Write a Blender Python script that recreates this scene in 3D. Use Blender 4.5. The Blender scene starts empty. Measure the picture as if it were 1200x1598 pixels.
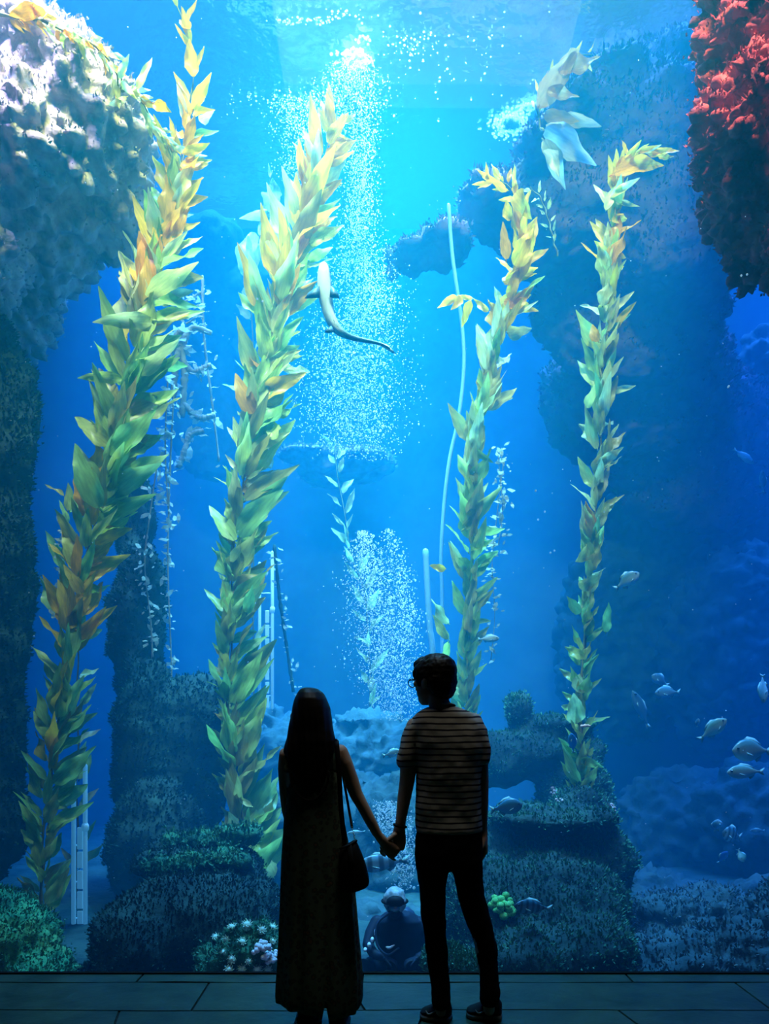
import bpy, bmesh, math, random
import numpy as np
from mathutils import Vector, Matrix, noise

random.seed(7)
rng = np.random.default_rng(7)
scn = bpy.context.scene
COL = scn.collection
R = math.radians

# ------------------------------------------------------------------ camera
F = 1200.0            # focal length in pixels of the 1200 x 1598 frame
EYE = 1.45            # eye height above the hall floor
HOR = 1116.0          # pixel row of the horizon
cam_d = bpy.data.cameras.new('camera')
cam_d.sensor_fit = 'HORIZONTAL'
cam_d.sensor_width = 36.0
cam_d.lens = 36.0 * F / 1200.0
cam_d.shift_y = (HOR - 799.0) / 1200.0
cam_d.clip_end = 200
cam = bpy.data.objects.new('camera', cam_d)
cam.location = (0, 0, EYE)
cam.rotation_euler = (R(90), 0, 0)
COL.objects.link(cam)
scn.camera = cam


def P(px, py, Y):
    """world point seen at pixel (px, py), Y metres in front of the viewer"""
    return Vector(((px - 600.0) / F * Y, Y, EYE + (HOR - py) / F * Y))


# ------------------------------------------------------------------ colour management, world
vs = scn.view_settings
vs.view_transform = 'Standard'
vs.look = 'None'
vs.exposure = 0.0
vs.gamma = 1.0
vs.use_curve_mapping = False
cy = scn.cycles
cy.max_bounces = 6
cy.diffuse_bounces = 2
cy.glossy_bounces = 3
cy.transmission_bounces = 3
cy.transparent_max_bounces = 12
cy.volume_bounces = 0
cy.sample_clamp_indirect = 4.0
cy.caustics_reflective = False
cy.caustics_refractive = False

world = bpy.data.worlds.new('tank_sky_fill')
scn.world = world
world.use_nodes = True
world.node_tree.nodes['Background'].inputs[0].default_value = (0.34, 0.42, 0.9, 1)
world.node_tree.nodes['Background'].inputs[1].default_value = 0.5  # even blue skylight added above the water as soft fill

SURF = 9.2            # height of the water surface
GLASS = 4.33          # inner face of the hall floor / acrylic pane


def area(name, loc, target, size, power, col, spread=180, size_y=None):
    d = bpy.data.lights.new(name, 'AREA')
    d.energy = power
    d.color = col
    d.shape = 'RECTANGLE' if size_y else 'DISK'
    d.size = size
    if size_y:
        d.size_y = size_y
    d.spread = R(spread)
    o = bpy.data.objects.new(name, d)
    o.location = loc
    v = Vector(target) - Vector(loc)
    o.rotation_euler = v.to_track_quat('-Z', 'Y').to_euler()
    COL.objects.link(o)
    return o


# lamps over the tank, unseen added fills, and one dim lamp in the hall
area('tank_or_fill_lamp', (0.0, 9.4, 21.0), (0.0, 9.6, 0), 2.4, 950, (0.9, 1.0, 0.6), 20)
area('tank_or_fill_lamp', (0.2, 9.6, 21.0), (0.2, 9.8, 0), 3.0, 1250, (0.4, 0.95, 0.62), 35)
area('tank_or_fill_lamp', (1.2, 10.0, 14.0), (1.2, 10.0, 0), 12.0, 5400, (0.12, 0.36, 1.0), 40, 6.4)  # unseen wide blue fill added to lift the water at the sides
area('tank_or_fill_lamp', (-3.2, 4.8, 10.4), (-3.6, 7.8, 6.4), 1.0, 420, (1.0, 0.56, 0.75), 60)
area('tank_or_fill_lamp', (2.6, 4.65, 9.6), (2.9, 6.6, 6.0), 0.8, 200, (1.0, 0.66, 0.6), 60)  # fill added to brighten the red rock column
area('tank_or_fill_lamp', (-0.4, 4.8, 11.0), (-0.6, 7.8, 5), 1.0, 260, (1.0, 0.85, 0.5), 34)  # narrow fill added to brighten the shark and bubbles
area('tank_or_fill_lamp', (2.0, 4.7, 10.6), (1.8, 8.2, 6.0), 1.0, 700, (1.0, 0.74, 0.12), 66)  # warm fill added to bring out the yellow of the right kelp
area('tank_or_fill_lamp', (-2.0, 4.7, 10.6), (-1.9, 7.9, 5.4), 1.0, 850, (1.0, 0.74, 0.12), 70)  # the same added warm fill for the left kelp
area('hall_lamp', (0.3, 3.15, 6.5), (0.3, 3.5, 1.0), 2.2, 22, (1.0, 0.96, 0.8), 120, 1.2)


# ------------------------------------------------------------------ materials
def nodemat(name):
    m = bpy.data.materials.new(name)
    m.use_nodes = True
    nt = m.node_tree
    nt.nodes.clear()
    out = nt.nodes.new('ShaderNodeOutputMaterial')
    return m, nt, out


def N(nt, typ, **kw):
    n = nt.nodes.new(typ)
    for k, v in kw.items():
        if k.startswith('i_'):
            key = k[2:]
            key = int(key) if key.isdigit() else key.replace('_', ' ')
            n.inputs[key].default_value = v
        else:
            setattr(n, k, v)
    return n


def L(nt, a, b):
    nt.links.new(a, b)


def ramp(nt, fac, stops):
    r = N(nt, 'ShaderNodeValToRGB')
    e = r.color_ramp.elements
    while len(e) < len(stops):
        e.new(0.5)
    for el, (p, c) in zip(e, stops):
        el.position = p
        el.color = (c[0], c[1], c[2], 1)
    L(nt, fac, r.inputs[0])
    return r.outputs[0]


def noisy(name, c1, c2, scale=6.0, rough=0.85, bump=0.0, bscale=40.0, spec=0.2, detail=6, c3=None):
    """principled surface whose colour drifts between two or three tones"""
    m, nt, out = nodemat(name)
    tc = N(nt, 'ShaderNodeTexCoord')
    nz = N(nt, 'ShaderNodeTexNoise', i_Scale=scale, i_Detail=detail, i_Roughness=0.6)
    L(nt, tc.outputs['Object'], nz.inputs['Vector'])
    stops = [(0.35, c1), (0.65, c2)] if c3 is None else [(0.32, c1), (0.5, c2), (0.68, c3)]
    b = N(nt, 'ShaderNodeBsdfPrincipled', i_Roughness=rough)
    b.inputs['Specular IOR Level'].default_value = spec
    L(nt, ramp(nt, nz.outputs[0], stops), b.inputs['Base Color'])
    if bump:
        n2 = N(nt, 'ShaderNodeTexNoise', i_Scale=bscale, i_Detail=4.0)
        L(nt, tc.outputs['Object'], n2.inputs['Vector'])
        bp = N(nt, 'ShaderNodeBump', i_Strength=bump, i_Distance=0.02)
        L(nt, n2.outputs[0], bp.inputs['Height'])
        L(nt, bp.outputs[0], b.inputs['Normal'])
    L(nt, b.outputs[0], out.inputs[0])
    return m


def plain(name, c, rough=0.5, spec=0.3, metal=0.0):
    m, nt, out = nodemat(name)
    b = N(nt, 'ShaderNodeBsdfPrincipled', i_Roughness=rough, i_Metallic=metal)
    b.inputs['Base Color'].default_value = (c[0], c[1], c[2], 1)
    b.inputs['Specular IOR Level'].default_value = spec
    L(nt, b.outputs[0], out.inputs[0])
    return m


# ------------------------------------------------------------------ object helpers
def link(name, me, mat=None, parent=None, loc=None):
    o = bpy.data.objects.new(name, me)
    COL.objects.link(o)
    if mat is not None:
        me.materials.clear()
        me.materials.append(mat)
    if parent is not None:
        o.parent = parent
    if loc is not None:
        o.location = loc
    return o


def empty(name, loc=(0, 0, 0)):
    o = bpy.data.objects.new(name, None)
    o.empty_display_size = 0.1
    o.location = loc
    COL.objects.link(o)
    return o


def tag(o, label=None, cat=None, group=None, kind=None):
    if label:
        o['label'] = label
    if cat:
        o['category'] = cat
    if group:
        o['group'] = group
    if kind:
        o['kind'] = kind
    return o


def struct(name, me, mat, parent=None):
    o = link(name, me, mat, parent)
    o['kind'] = 'structure'
    return o


def mesh(name, verts, faces, smooth=True):
    me = bpy.data.meshes.new(name)
    me.from_pydata([tuple(v) for v in verts], [], faces)
    me.update()
    if smooth:
        me.polygons.foreach_set('use_smooth', [True] * len(me.polygons))
    return me


def box_mesh(name, lo, hi, bevel=0.0):
    bm = bmesh.new()
    bmesh.ops.create_cube(bm, size=1.0)
    for v in bm.verts:
        v.co = Vector([(lo[i] + hi[i]) / 2 + v.co[i] * (hi[i] - lo[i]) for i in range(3)])
    if bevel:
        bmesh.ops.bevel(bm, geom=list(bm.edges), offset=bevel, segments=2, affect='EDGES', profile=0.5)
    me = bpy.data.meshes.new(name)
    bm.to_mesh(me)
    bm.free()
    return me


class MB:
    """gathers vertices and faces of one mesh"""

    def __init__(self):
        self.v, self.f = [], []

    def add(self, vs_, fs):
        o = len(self.v)
        self.v += [tuple(v) for v in vs_]
        self.f += [tuple(i + o for i in f) for f in fs]

    def rings(self, rings, cap=True):
        """skin a list of equally long closed rings of points"""
        n = len(rings[0])
        vs_, fs = [], []
        for r in rings:
            vs_ += r
        for k in range(len(rings) - 1):
            for i in range(n):
                j = (i + 1) % n
                fs.append((k * n + i, k * n + j, (k + 1) * n + j, (k + 1) * n + i))
        if cap:
            fs.append(tuple(range(n - 1, -1, -1)))
            fs.append(tuple(range((len(rings) - 1) * n, len(rings) * n)))
        self.add(vs_, fs)

    def tube(self, pts, rad, n=12, round_ends=True):
        """a limb: pts along the axis, rad per point (number or (side, depth))"""
        pts = [Vector(p) for p in pts]
        rings = []
        up = Vector((0, 1, 0))
        m = len(pts)
        for k, p in enumerate(pts):
            t = (pts[min(k + 1, m - 1)] - pts[max(k - 1, 0)]).normalized()
            a = up - t * up.dot(t)
            if a.length < 0.2:
                a = Vector((1, 0, 0)) - t * t.x
            a.normalize()
            b = t.cross(a)
            rr = rad[k]
            rs, rd = (rr, rr) if not isinstance(rr, (tuple, list)) else rr

            def ring(c, s):
                return [c + b * (rs * s * math.cos(2 * math.pi * i / n)) + a * (rd * s * math.sin(2 * math.pi * i / n)) for i in range(n)]
            if k == 0 and round_ends:
                q = min(rs, rd)
                rings.append(ring(p - t * q * 0.85, 0.35))
                rings.append(ring(p - t * q * 0.5, 0.8))
            rings.append(ring(p, 1))
            if k == m - 1 and round_ends:
                q = min(rs, rd)
                rings.append(ring(p + t * q * 0.5, 0.8))
                rings.append(ring(p + t * q * 0.85, 0.35))
        self.rings(rings)

    def ell(self, c, r, seg=14, rot=None):
        """ellipsoid"""
        c = Vector(c)
        rings = []
        h = seg // 2
        for k in range(1, h):
            th = math.pi * k / h
            rg = []
            for i in range(seg):
                ph = 2 * math.pi * i / seg
                q = Vector((r[0] * math.sin(th) * math.cos(ph), r[1] * math.sin(th) * math.sin(ph), -r[2] * math.cos(th)))
                if rot is not None:
                    q = rot @ q
                rg.append(c + q)
            rings.append(rg)
        self.rings(rings)

    def box(self, lo, hi):
        x0, y0, z0 = lo
        x1, y1, z1 = hi
        self.add([(x0, y0, z0), (x1, y0, z0), (x1, y1, z0), (x0, y1, z0), (x0, y0, z1), (x1, y0, z1), (x1, y1, z1), (x0, y1, z1)],
                 [(0, 3, 2, 1), (4, 5, 6, 7), (0, 1, 5, 4), (1, 2, 6, 5), (2, 3, 7, 6), (3, 0, 4, 7)])

    def mesh(self, name, smooth=True):
        return mesh(name, self.v, self.f, smooth)


def baked(me, name, steps):
    """run a list of modifiers (type, settings) on a mesh and return the result"""
    o = bpy.data.objects.new('tmp', me)
    COL.objects.link(o)
    for typ, kw in steps:
        md = o.modifiers.new(typ, typ)
        for k, v in kw.items():
            setattr(md, k, v)
    dg = bpy.context.evaluated_depsgraph_get()
    res = bpy.data.meshes.new_from_object(o.evaluated_get(dg))
    bpy.data.objects.remove(o)
    bpy.data.meshes.remove(me)
    res.name = name
    res.polygons.foreach_set('use_smooth', [True] * len(res.polygons))
    return res


def fused(mb, name, voxel, smooth=4, extra=()):
    """fuse overlapping closed shapes into one continuous surface"""
    me = mb.mesh(name)
    steps = [('REMESH', dict(mode='VOXEL', voxel_size=voxel))]
    if smooth:
        steps.append(('SMOOTH', dict(factor=0.5, iterations=smooth)))
    return baked(me, name, steps + list(extra))


def tex(kind, name, scale, **kw):
    t = bpy.data.textures.new(name, kind)
    t.noise_scale = scale
    for k, v in kw.items():
        setattr(t, k, v)
    return t


T_BIG = tex('CLOUDS', 'rock_big', 0.9, noise_depth=3)
T_MID = tex('CLOUDS', 'rock_mid', 0.25, noise_depth=3)
T_LUMP = tex('VORONOI', 'rock_lumps', 0.16)
T_LUMP2 = tex('VORONOI', 'rock_lumps_fine', 0.07)
T_FOLD = tex('CLOUDS', 'cloth_folds', 0.12, noise_depth=2)

# ------------------------------------------------------------------ the water and the tank shell
TX0, TX1, TY0, TY1, TZ0 = -8.5, 8.5, 4.46, 13.2, -0.6

m, nt, out = nodemat('sea_water')
sc_ = N(nt, 'ShaderNodeVolumeScatter', i_Density=1.0, i_Anisotropy=0.0)
SIG_S = (0.001, 0.040, 0.072)
SIG_A = (0.21, 0.088, 0.012)
sc_.inputs['Color'].default_value = (*SIG_S, 1)
ab_ = N(nt, 'ShaderNodeVolumeAbsorption', i_Density=1.0)
ab_.inputs['Color'].default_value = (1 - SIG_A[0], 1 - SIG_A[1], 1 - SIG_A[2], 1)
ad_ = N(nt, 'ShaderNodeAddShader')
L(nt, sc_.outputs[0], ad_.inputs[0])
L(nt, ab_.outputs[0], ad_.inputs[1])
L(nt, ad_.outputs[0], out.inputs['Volume'])
M_WATER = m
struct('water', box_mesh('water', (TX0, TY0, TZ0), (TX1, TY1, SURF)), M_WATER)

# rippled surface seen from below
m, nt, out = nodemat('water_surface')
tc = N(nt, 'ShaderNodeTexCoord')
n1 = N(nt, 'ShaderNodeTexNoise', i_Scale=1.6, i_Detail=4.0)
L(nt, tc.outputs['Object'], n1.inputs['Vector'])
bp = N(nt, 'ShaderNodeBump', i_Strength=0.5, i_Distance=0.25)
L(nt, n1.outputs[0], bp.inputs['Height'])
gl = N(nt, 'ShaderNodeBsdfGlossy', i_Roughness=0.12)
gl.inputs['Color'].default_value = (0.95, 0.95, 0.95, 1)
L(nt, bp.outputs[0], gl.inputs['Normal'])
tr = N(nt, 'ShaderNodeBsdfTransparent')
mx = N(nt, 'ShaderNodeMixShader', i_0=0.4)
L(nt, tr.outputs[0], mx.inputs[1])
L(nt, gl.outputs[0], mx.inputs[2])
L(nt, mx.outputs[0], out.inputs[0])
M_SURF = m
nx, ny = 90, 50
vv, ff = [], []
for j in range(ny + 1):
    for i in range(nx + 1):
        x = TX0 + (TX1 - TX0) * i / nx
        y = TY0 + (TY1 - TY0) * j / ny
        vv.append((x, y, SURF + 0.02 + 0.05 * noise.noise((x * 0.9, y * 0.9, 0)) + 0.02 * noise.noise((x * 2.7, y * 2.7, 3))))
for j in range(ny):
    for i in range(nx):
        a = j * (nx + 1) + i
        ff.append((a, a + nx + 1, a + nx + 2, a + 1))
struct('water_surface', mesh('water_surface', vv, ff), M_SURF)

M_TANK = noisy('tank_wall_paint', (0.10, 0.16, 0.20), (0.16, 0.24, 0.28), 1.2, 0.9)
struct('wall_back', box_mesh('wall_back', (TX0, TY1, TZ0), (TX1, TY1 + 0.3, SURF + 0.6)), M_TANK)
struct('wall_left', box_mesh('wall_left', (TX0 - 0.3, TY0, TZ0), (TX0, TY1 + 0.3, SURF + 0.6)), M_TANK)
struct('wall_right', box_mesh('wall_right', (TX1, TY0, TZ0), (TX1 + 0.3, TY1 + 0.3, SURF + 0.6)), M_TANK)
M_BED = noisy('tank_bed', (0.012, 0.045, 0.045), (0.05, 0.11, 0.10), 3, 0.95, 0.8, 14)
struct('ground', box_mesh('ground', (TX0, TY0, TZ0 - 0.2), (TX1, TY1, TZ0 + 0.15)), M_BED)

# the hall: acrylic pane, floor, ceiling, walls
m, nt, out = nodemat('acrylic_pane')
tr = N(nt, 'ShaderNodeBsdfTransparent')
tr.inputs[0].default_value = (0.97, 0.985, 1, 1)
gl = N(nt, 'ShaderNodeBsdfGlossy', i_Roughness=0.02)
mx = N(nt, 'ShaderNodeMixShader', i_0=0.012)
L(nt, tr.outputs[0], mx.inputs[1])
L(nt, gl.outputs[0], mx.inputs[2])
L(nt, mx.outputs[0], out.inputs[0])
M_PANE = m
struct('window_1', box_mesh('window_1', (TX0, GLASS, -0.05), (TX1, GLASS + 0.12, 8.0)), M_PANE)
M_HALL = plain('hall_paint', (0.03, 0.03, 0.035), 0.9)
struct('wall_front', box_mesh('wall_front', (TX0, GLASS - 0.05, 7.6), (TX1, GLASS + 0.12, 12.5)), M_HALL)
struct('ceiling', box_mesh('ceiling', (-8.8, -3, 7.6), (8.8, GLASS + 0.1, 7.8)), M_HALL)
struct('wall_near', box_mesh('wall_near', (-8.8, -3.2, -0.2), (8.8, -3, 7.8)), M_HALL)
struct('wall_west', box_mesh('wall_west', (-9.0, -3.2, -0.2), (-8.8, GLASS + 0.12, 7.8)), M_HALL)
struct('wall_east', box_mesh('wall_east', (8.8, -3.2, -0.2), (9.0, GLASS + 0.12, 7.8)), M_HALL)
struct('trim_1', box_mesh('trim_1', (TX0, GLASS - 0.028, -0.01), (TX1, GLASS, 0.008)), plain('gasket_black', (0.006, 0.008, 0.008), 0.8, 0.1))

# ------------------------------------------------------------------ hall floor: flagstones with dark joints
M_JOINT = plain('floor_joint', (0.008, 0.012, 0.012), 0.9)
M_STONE = noisy('floor_stone', (0.012, 0.036, 0.022), (0.03, 0.07, 0.042), 5, 0.36, bump=0.2, bscale=14, spec=0.5)
floor = struct('floor', box_mesh('floor', (-8.8, -3, -0.25), (8.8, GLASS, -0.012)), M_JOINT)


def slab(poly, top=0.0, name='flagstone', thick=0.011, cham=0.0015):
    """flat stone with a chamfered rim"""
    n = len(poly)
    c = Vector((sum(p[0] for p in poly) / n, sum(p[1] for p in poly) / n, 0))
    vs_ = [(p[0], p[1], top - thick) for p in poly] + [(p[0], p[1], top - 0.003) for p in poly]
    for p in poly:
        q = Vector((p[0], p[1], 0))
        d = (c - q).normalized() * cham
        vs_.append((p[0] + d.x, p[1] + d.y, top))
    fs = []
    for i in range(n):
        j = (i + 1) % n
        fs += [(i, j, n + j, n + i), (n + i, n + j, 2 * n + j, 2 * n + i)]
    fs.append(tuple(range(2 * n, 3 * n)))
    o = link(name, mesh(name, vs_, fs, False), M_STONE, floor)
    return o


def wob(a, b, k=5, amp=0.02, seed=0):
    """uneven line from a to b"""
    a, b = Vector(a), Vector(b)
    nrm = Vector((-(b - a).y, (b - a).x)).normalized()
    return [a.lerp(b, i / k) + nrm * (amp * noise.noise((i * 1.7 + seed, seed * 2.3, 0.5)) if 0 < i < k else 0) for i in range(k + 1)]


G = 0.005


def strip_between(la, lb):
    """slab between two uneven lines running the same way"""
    la = [(p[0], p[1]) for p in la]
    lb = [(p[0], p[1]) for p in lb]
    return slab(la + lb[::-1])


# long kerb stones along the pane, then irregular flagstones
edge = GLASS - 0.155
kx = [-8.7, -5.6, -3.1, -1.35, -0.12, 1.35, 2.9, 5.4, 8.7]
for a, b in zip(kx[:-1], kx[1:]):
    strip_between(wob((a + G, edge + G), (b - G, edge + G), 6, 0.02, a), wob((a + G, GLASS - 0.03), (b - G, GLASS - 0.03), 6, 0.0))
rows = [(4.17, 3.78), (3.78, 3.28), (3.28, 2.6), (2.6, 1.7)]
cuts = [[-8.7, -4.2, -2.3, -0.95, -0.2, 0.62, 1.9, 4.1, 8.7], [-8.7, -5.1, -2.9, -1.3, -0.42, 0.2, 1.15, 2.7, 8.7],
        [-8.7, -4, -1.9, -0.6, 0.5, 1.7, 3.6, 8.7], [-8.7, -3, -0.9, 0.8, 3, 8.7]]
rowcuts = [cuts[0]]
for ri, ((y1, y0), cx) in enumerate(zip(rows, cuts)):
    for k, (a, b) in enumerate(zip(cx[:-1], cx[1:])):
        sk = 0.12 * math.sin(k * 2.1 + ri)
        sk2 = 0.12 * math.sin((k + 1) * 2.1 + ri)

        def yl(x, y, s):
            return y + 0.035 * noise.noise((x * 0.8, s * 5.0, 0.3)) + 0.012 * noise.noise((x * 3.5, s * 7.0, 1.3))
        m_ = 8
        la = [(a + G + sk + (b - a - 2 * G + sk2 - sk) * i / m_, 0) for i in range(m_ + 1)]
        lb = [(a + G + (b - a - 2 * G) * i / m_, 0) for i in range(m_ + 1)]
        lo_ = [(x if 0 < k or x > -8 else a, yl(x, y0, ri + 1) + G) for x, _ in la]
        hi_ = [(x, (yl(x, y1, ri) if ri else edge - 0.004 + 0.012 * noise.noise((x * 2.5, 9, 1))) - G) for x, _ in lb]
        slab(lo_ + hi_[::-1])

# ------------------------------------------------------------------ rocks
T_LUMP3 = tex('VORONOI', 'rock_lumps_small', 0.11)
M_ROCK_DARK = noisy('rock_dark', (0.006, 0.025, 0.025), (0.03, 0.075, 0.06), 3, 0.9, 0.6, 25)  # base darkened, shade on the left rocks is put into the colour
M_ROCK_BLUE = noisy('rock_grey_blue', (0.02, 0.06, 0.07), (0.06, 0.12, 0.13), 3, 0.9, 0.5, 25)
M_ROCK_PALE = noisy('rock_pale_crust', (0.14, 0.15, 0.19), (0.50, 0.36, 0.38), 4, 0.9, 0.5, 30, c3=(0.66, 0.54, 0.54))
M_ROCK_RED = noisy('rock_red_crust', (0.12, 0.012, 0.025), (0.55, 0.045, 0.06), 3, 0.9, 0.6, 25, c3=(0.78, 0.13, 0.11))
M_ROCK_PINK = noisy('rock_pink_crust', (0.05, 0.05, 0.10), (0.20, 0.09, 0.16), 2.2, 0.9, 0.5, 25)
M_ROCK_GREEN = noisy('rock_green_turf', (0.01, 0.09, 0.05), (0.05, 0.32, 0.13), 4, 0.9, 0.6, 30, c3=(0.18, 0.52, 0.18))


def rock(name, blobs, mat, label, voxel=0.06, big=0.35, lump=0.0, fine=0.05, group=None, cat='rock', kind=None, lumptex=None):
    """blobs: (px, py, Y, rx_px, rz_px, depth in metres) fused and roughened"""
    mb = MB()
    ctr = P(blobs[0][0], blobs[0][1], blobs[0][2])
    for (px, py, Y, rx, rz, dp) in blobs:
        mb.ell(P(px, py, Y) - ctr, (rx * Y / F, dp, rz * Y / F), 16)
    steps = []
    if big:
        steps.append(('DISPLACE', dict(texture=T_BIG, strength=big, mid_level=0.5, texture_coords='GLOBAL')))
    if lump:
        steps.append(('DISPLACE', dict(texture=lumptex or T_LUMP, strength=-lump, mid_level=0.35, texture_coords='GLOBAL')))
    if fine:
        steps.append(('DISPLACE', dict(texture=T_MID, strength=fine * 2.2, mid_level=0.5, texture_coords='GLOBAL')))
    me = fused(mb, name, voxel, 2, steps)
    o = link(name, me, mat, None, ctr)
    if kind == 'structure':
        o['kind'] = 'structure'
    else:
        tag(o, label, cat, group)
    return o


rock('rock', [(70, 130, 7.80, 120, 80, .9), (150, 200, 7.80, 80, 100, .9), (40, 240, 7.60, 110, 120, .9), (160, 300, 8.00, 75, 90, .9),
              (-250, 260, 7.8, 190, 220, .8), (-60, 100, 7.60, 140, 120, .9), (-80, 330, 7.40, 120, 170, .9), (60, 340, 8.20, 100, 100, .9), (0, 450, 8.80, 90, 120, .8)],
     M_ROCK_PALE, 'pale lumpy crusted rock bulging out at the top left of the tank', 0.04, 0.3, 0.22, 0.07)
rock('rock', [(0, 700, 7.9, 60, 160, .4), (-10, 950, 7.8, 70, 200, .4), (-30, 1160, 7.7, 70, 180, .4), (-50, 1290, 7.6, 95, 120, .4), (-75, 600, 7.9, 100, 200, .4)],
     M_ROCK_DARK, 'tall dark rock face filling the left edge behind the yellow-green kelp', 0.06, 0.35, 0.06, 0.05)
rock('rock', [(215, 1000, 8.6, 42, 160, .5), (225, 1180, 8.2, 55, 160, .5), (245, 1330, 7.8, 75, 120, .5), (300, 1190, 8.4, 55, 140, .5), (345, 1150, 8.6, 40, 80, .4), (210, 850, 8.9, 24, 120, .3)],
     M_ROCK_DARK, 'dark teal rock pillar rising between the two left kelp plants', 0.06, 0.3, 0.05, 0.05)
rock('rock', [(300, 1450, 6.0, 140, 90, .55), (230, 1480, 5.8, 80, 90, .5), (390, 1500, 5.7, 80, 60, .45), (310, 1352, 6.6, 110, 36, .4), (300, 1322, 7.0, 80, 24, .35), (400, 1420, 6.3, 60, 60, .4)],
     M_ROCK_DARK, 'broad dark stepped rock on the tank bed left of the woman', 0.045, 0.22, 0.05, 0.04)
rock('rock', [(20, 1470, 5.6, 75, 60, .45), (-30, 1440, 5.6, 60, 60, .45), (60, 1530, 5.4, 60, 50, .4), (20, 1420, 5.7, 35, 26, .3)],
     M_ROCK_GREEN, 'low bright green rock in the bottom left corner of the tank', 0.035, 0.18, 0.09, 0.03, lumptex=T_LUMP2)
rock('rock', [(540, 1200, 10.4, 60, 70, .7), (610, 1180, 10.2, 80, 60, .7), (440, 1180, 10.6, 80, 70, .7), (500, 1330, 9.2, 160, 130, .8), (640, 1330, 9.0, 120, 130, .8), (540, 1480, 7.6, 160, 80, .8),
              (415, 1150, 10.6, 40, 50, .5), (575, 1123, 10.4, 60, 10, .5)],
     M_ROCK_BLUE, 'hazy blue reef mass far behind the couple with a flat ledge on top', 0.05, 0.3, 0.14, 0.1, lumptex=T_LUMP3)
rock('rock', [(850, 1175, 8.3, 95, 46, .6), (890, 1240, 8.1, 60, 80, .6), (780, 1190, 8.2, 50, 50, .5), (825, 1310, 7.2, 115, 46, .6), (900, 1290, 7.25, 55, 66, .4), (860, 1400, 6.6, 120, 90, .7), (760, 1420, 6.4, 90, 90, .6),
              (905, 1480, 6.0, 90, 70, .6), (940, 1350, 6.9, 45, 60, .4), (810, 1500, 5.8, 90, 60, .5), (805, 1105, 8.3, 22, 30, .3), (870, 1128, 8.3, 62, 10, .5), (860, 1272, 6.9, 100, 14, .6)],
     M_ROCK_DARK, 'big overgrown reef mound to the right of the man', 0.045, 0.22, 0.05, 0.05)
rock('rock', [(1150, 60, 6.60, 60, 90, .6), (1140, 180, 6.60, 55, 90, .6), (1165, 290, 6.80, 55, 80, .6), (1185, 380, 7.00, 45, 70, .5), (1230, 200, 6.60, 70, 260, .7), (1120, 20, 6.60, 30, 60, .5), (1180, -100, 6.6, 80, 120, .55), (1200, -240, 6.6, 90, 110, .55)],
     M_ROCK_RED, 'knobbly red crusted rock column hanging in the top right corner', 0.022, 0.3, 0.2, 0.1, lumptex=T_LUMP3)
rock('rock', [(900, 190, 9.50, 60, 40, .7), (960, 130, 9.30, 60, 34, .6), (850, 260, 9.50, 60, 50, .7), (770, 320, 9.60, 60, 38, .6), (690, 385, 9.60, 50, 24, .5), (640, 400, 9.60, 40, 16, .4),
              (1000, 220, 9.60, 110, 110, .9), (900, 340, 9.90, 140, 90, .8), (1060, 360, 9.80, 130, 130, .9), (1040, 110, 9.50, 60, 40, .6), (1110, 180, 9.50, 90, 130, .8), (985, 480, 10.50, 160, 130, .6), (1010, 590, 11.2, 150, 130, .6), (1090, 700, 11.7, 160, 140, .5), (930, 620, 11.8, 90, 110, .4), (610, 415, 9.70, 10, 30, .2)],
     M_ROCK_PINK, 'hazy purple rock arch sloping down from the upper right', 0.06, 0.3, 0.12, 0.06)
rock('rock', [(480, 712, 12.0, 48, 9, .5), (560, 716, 12.0, 50, 12, .5), (520, 740, 12.4, 60, 14, .6), (540, 725, 12.7, 80, 30, .4)],
     M_ROCK_PALE, 'thin pale ledge in the haze under the main bubble plume', 0.05, 0.14, 0.06, 0.04)
ledge = [o for o in bpy.data.objects if o.get('label', '').startswith('thin pale ledge')][0]
ledge.name = 'rock_ledge'
ledge.parent = bpy.data.objects['wall_back']
del ledge['category']
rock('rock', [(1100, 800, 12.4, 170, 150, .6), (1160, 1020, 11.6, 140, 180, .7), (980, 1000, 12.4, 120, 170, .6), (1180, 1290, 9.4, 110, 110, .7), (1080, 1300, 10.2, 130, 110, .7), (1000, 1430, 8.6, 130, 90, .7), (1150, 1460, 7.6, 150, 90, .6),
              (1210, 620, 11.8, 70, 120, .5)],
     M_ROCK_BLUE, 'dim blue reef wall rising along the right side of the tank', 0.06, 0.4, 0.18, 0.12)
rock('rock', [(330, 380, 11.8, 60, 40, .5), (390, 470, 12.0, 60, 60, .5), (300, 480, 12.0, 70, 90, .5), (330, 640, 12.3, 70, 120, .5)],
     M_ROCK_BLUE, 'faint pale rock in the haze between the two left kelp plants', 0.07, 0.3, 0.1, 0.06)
rock('rock', [(1060, 1510, 5.9, 80, 44, .4), (1010, 1490, 6.4, 90, 40, .4), (1090, 1440, 7.0, 110, 50, .5), (1150, 1490, 6.1, 90, 60, .5), (1240, 1460, 6.2, 80, 90, .5), (980, 1530, 5.8, 60, 30, .35)],
     M_ROCK_BLUE, 'low mottled reef slope along the bottom right of the tank', 0.035, 0.25, 0.12, 0.1, lumptex=T_LUMP3)
rock('rock', [(690, 1500, 5.3, 34, 34, .25), (730, 1520, 5.2, 40, 30, .25)],
     M_ROCK_DARK, 'small dark rock beside the diver', 0.03, 0.15, 0.05, 0.04)
rock('rock', [(150, 1530, 5.6, 50, 26, .3), (110, 1535, 5.5, 40, 22, .25)],
     M_ROCK_DARK, 'small flat rock at the foot of the leaning left kelp', 0.03, 0.12, 0.04, 0.04)
M_ROCK_OLIVE = noisy('rock_green_dark', (0.008, 0.05, 0.035), (0.03, 0.15, 0.075), 7, 0.95, 0.8, 30, c3=(0.07, 0.24, 0.10))
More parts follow.
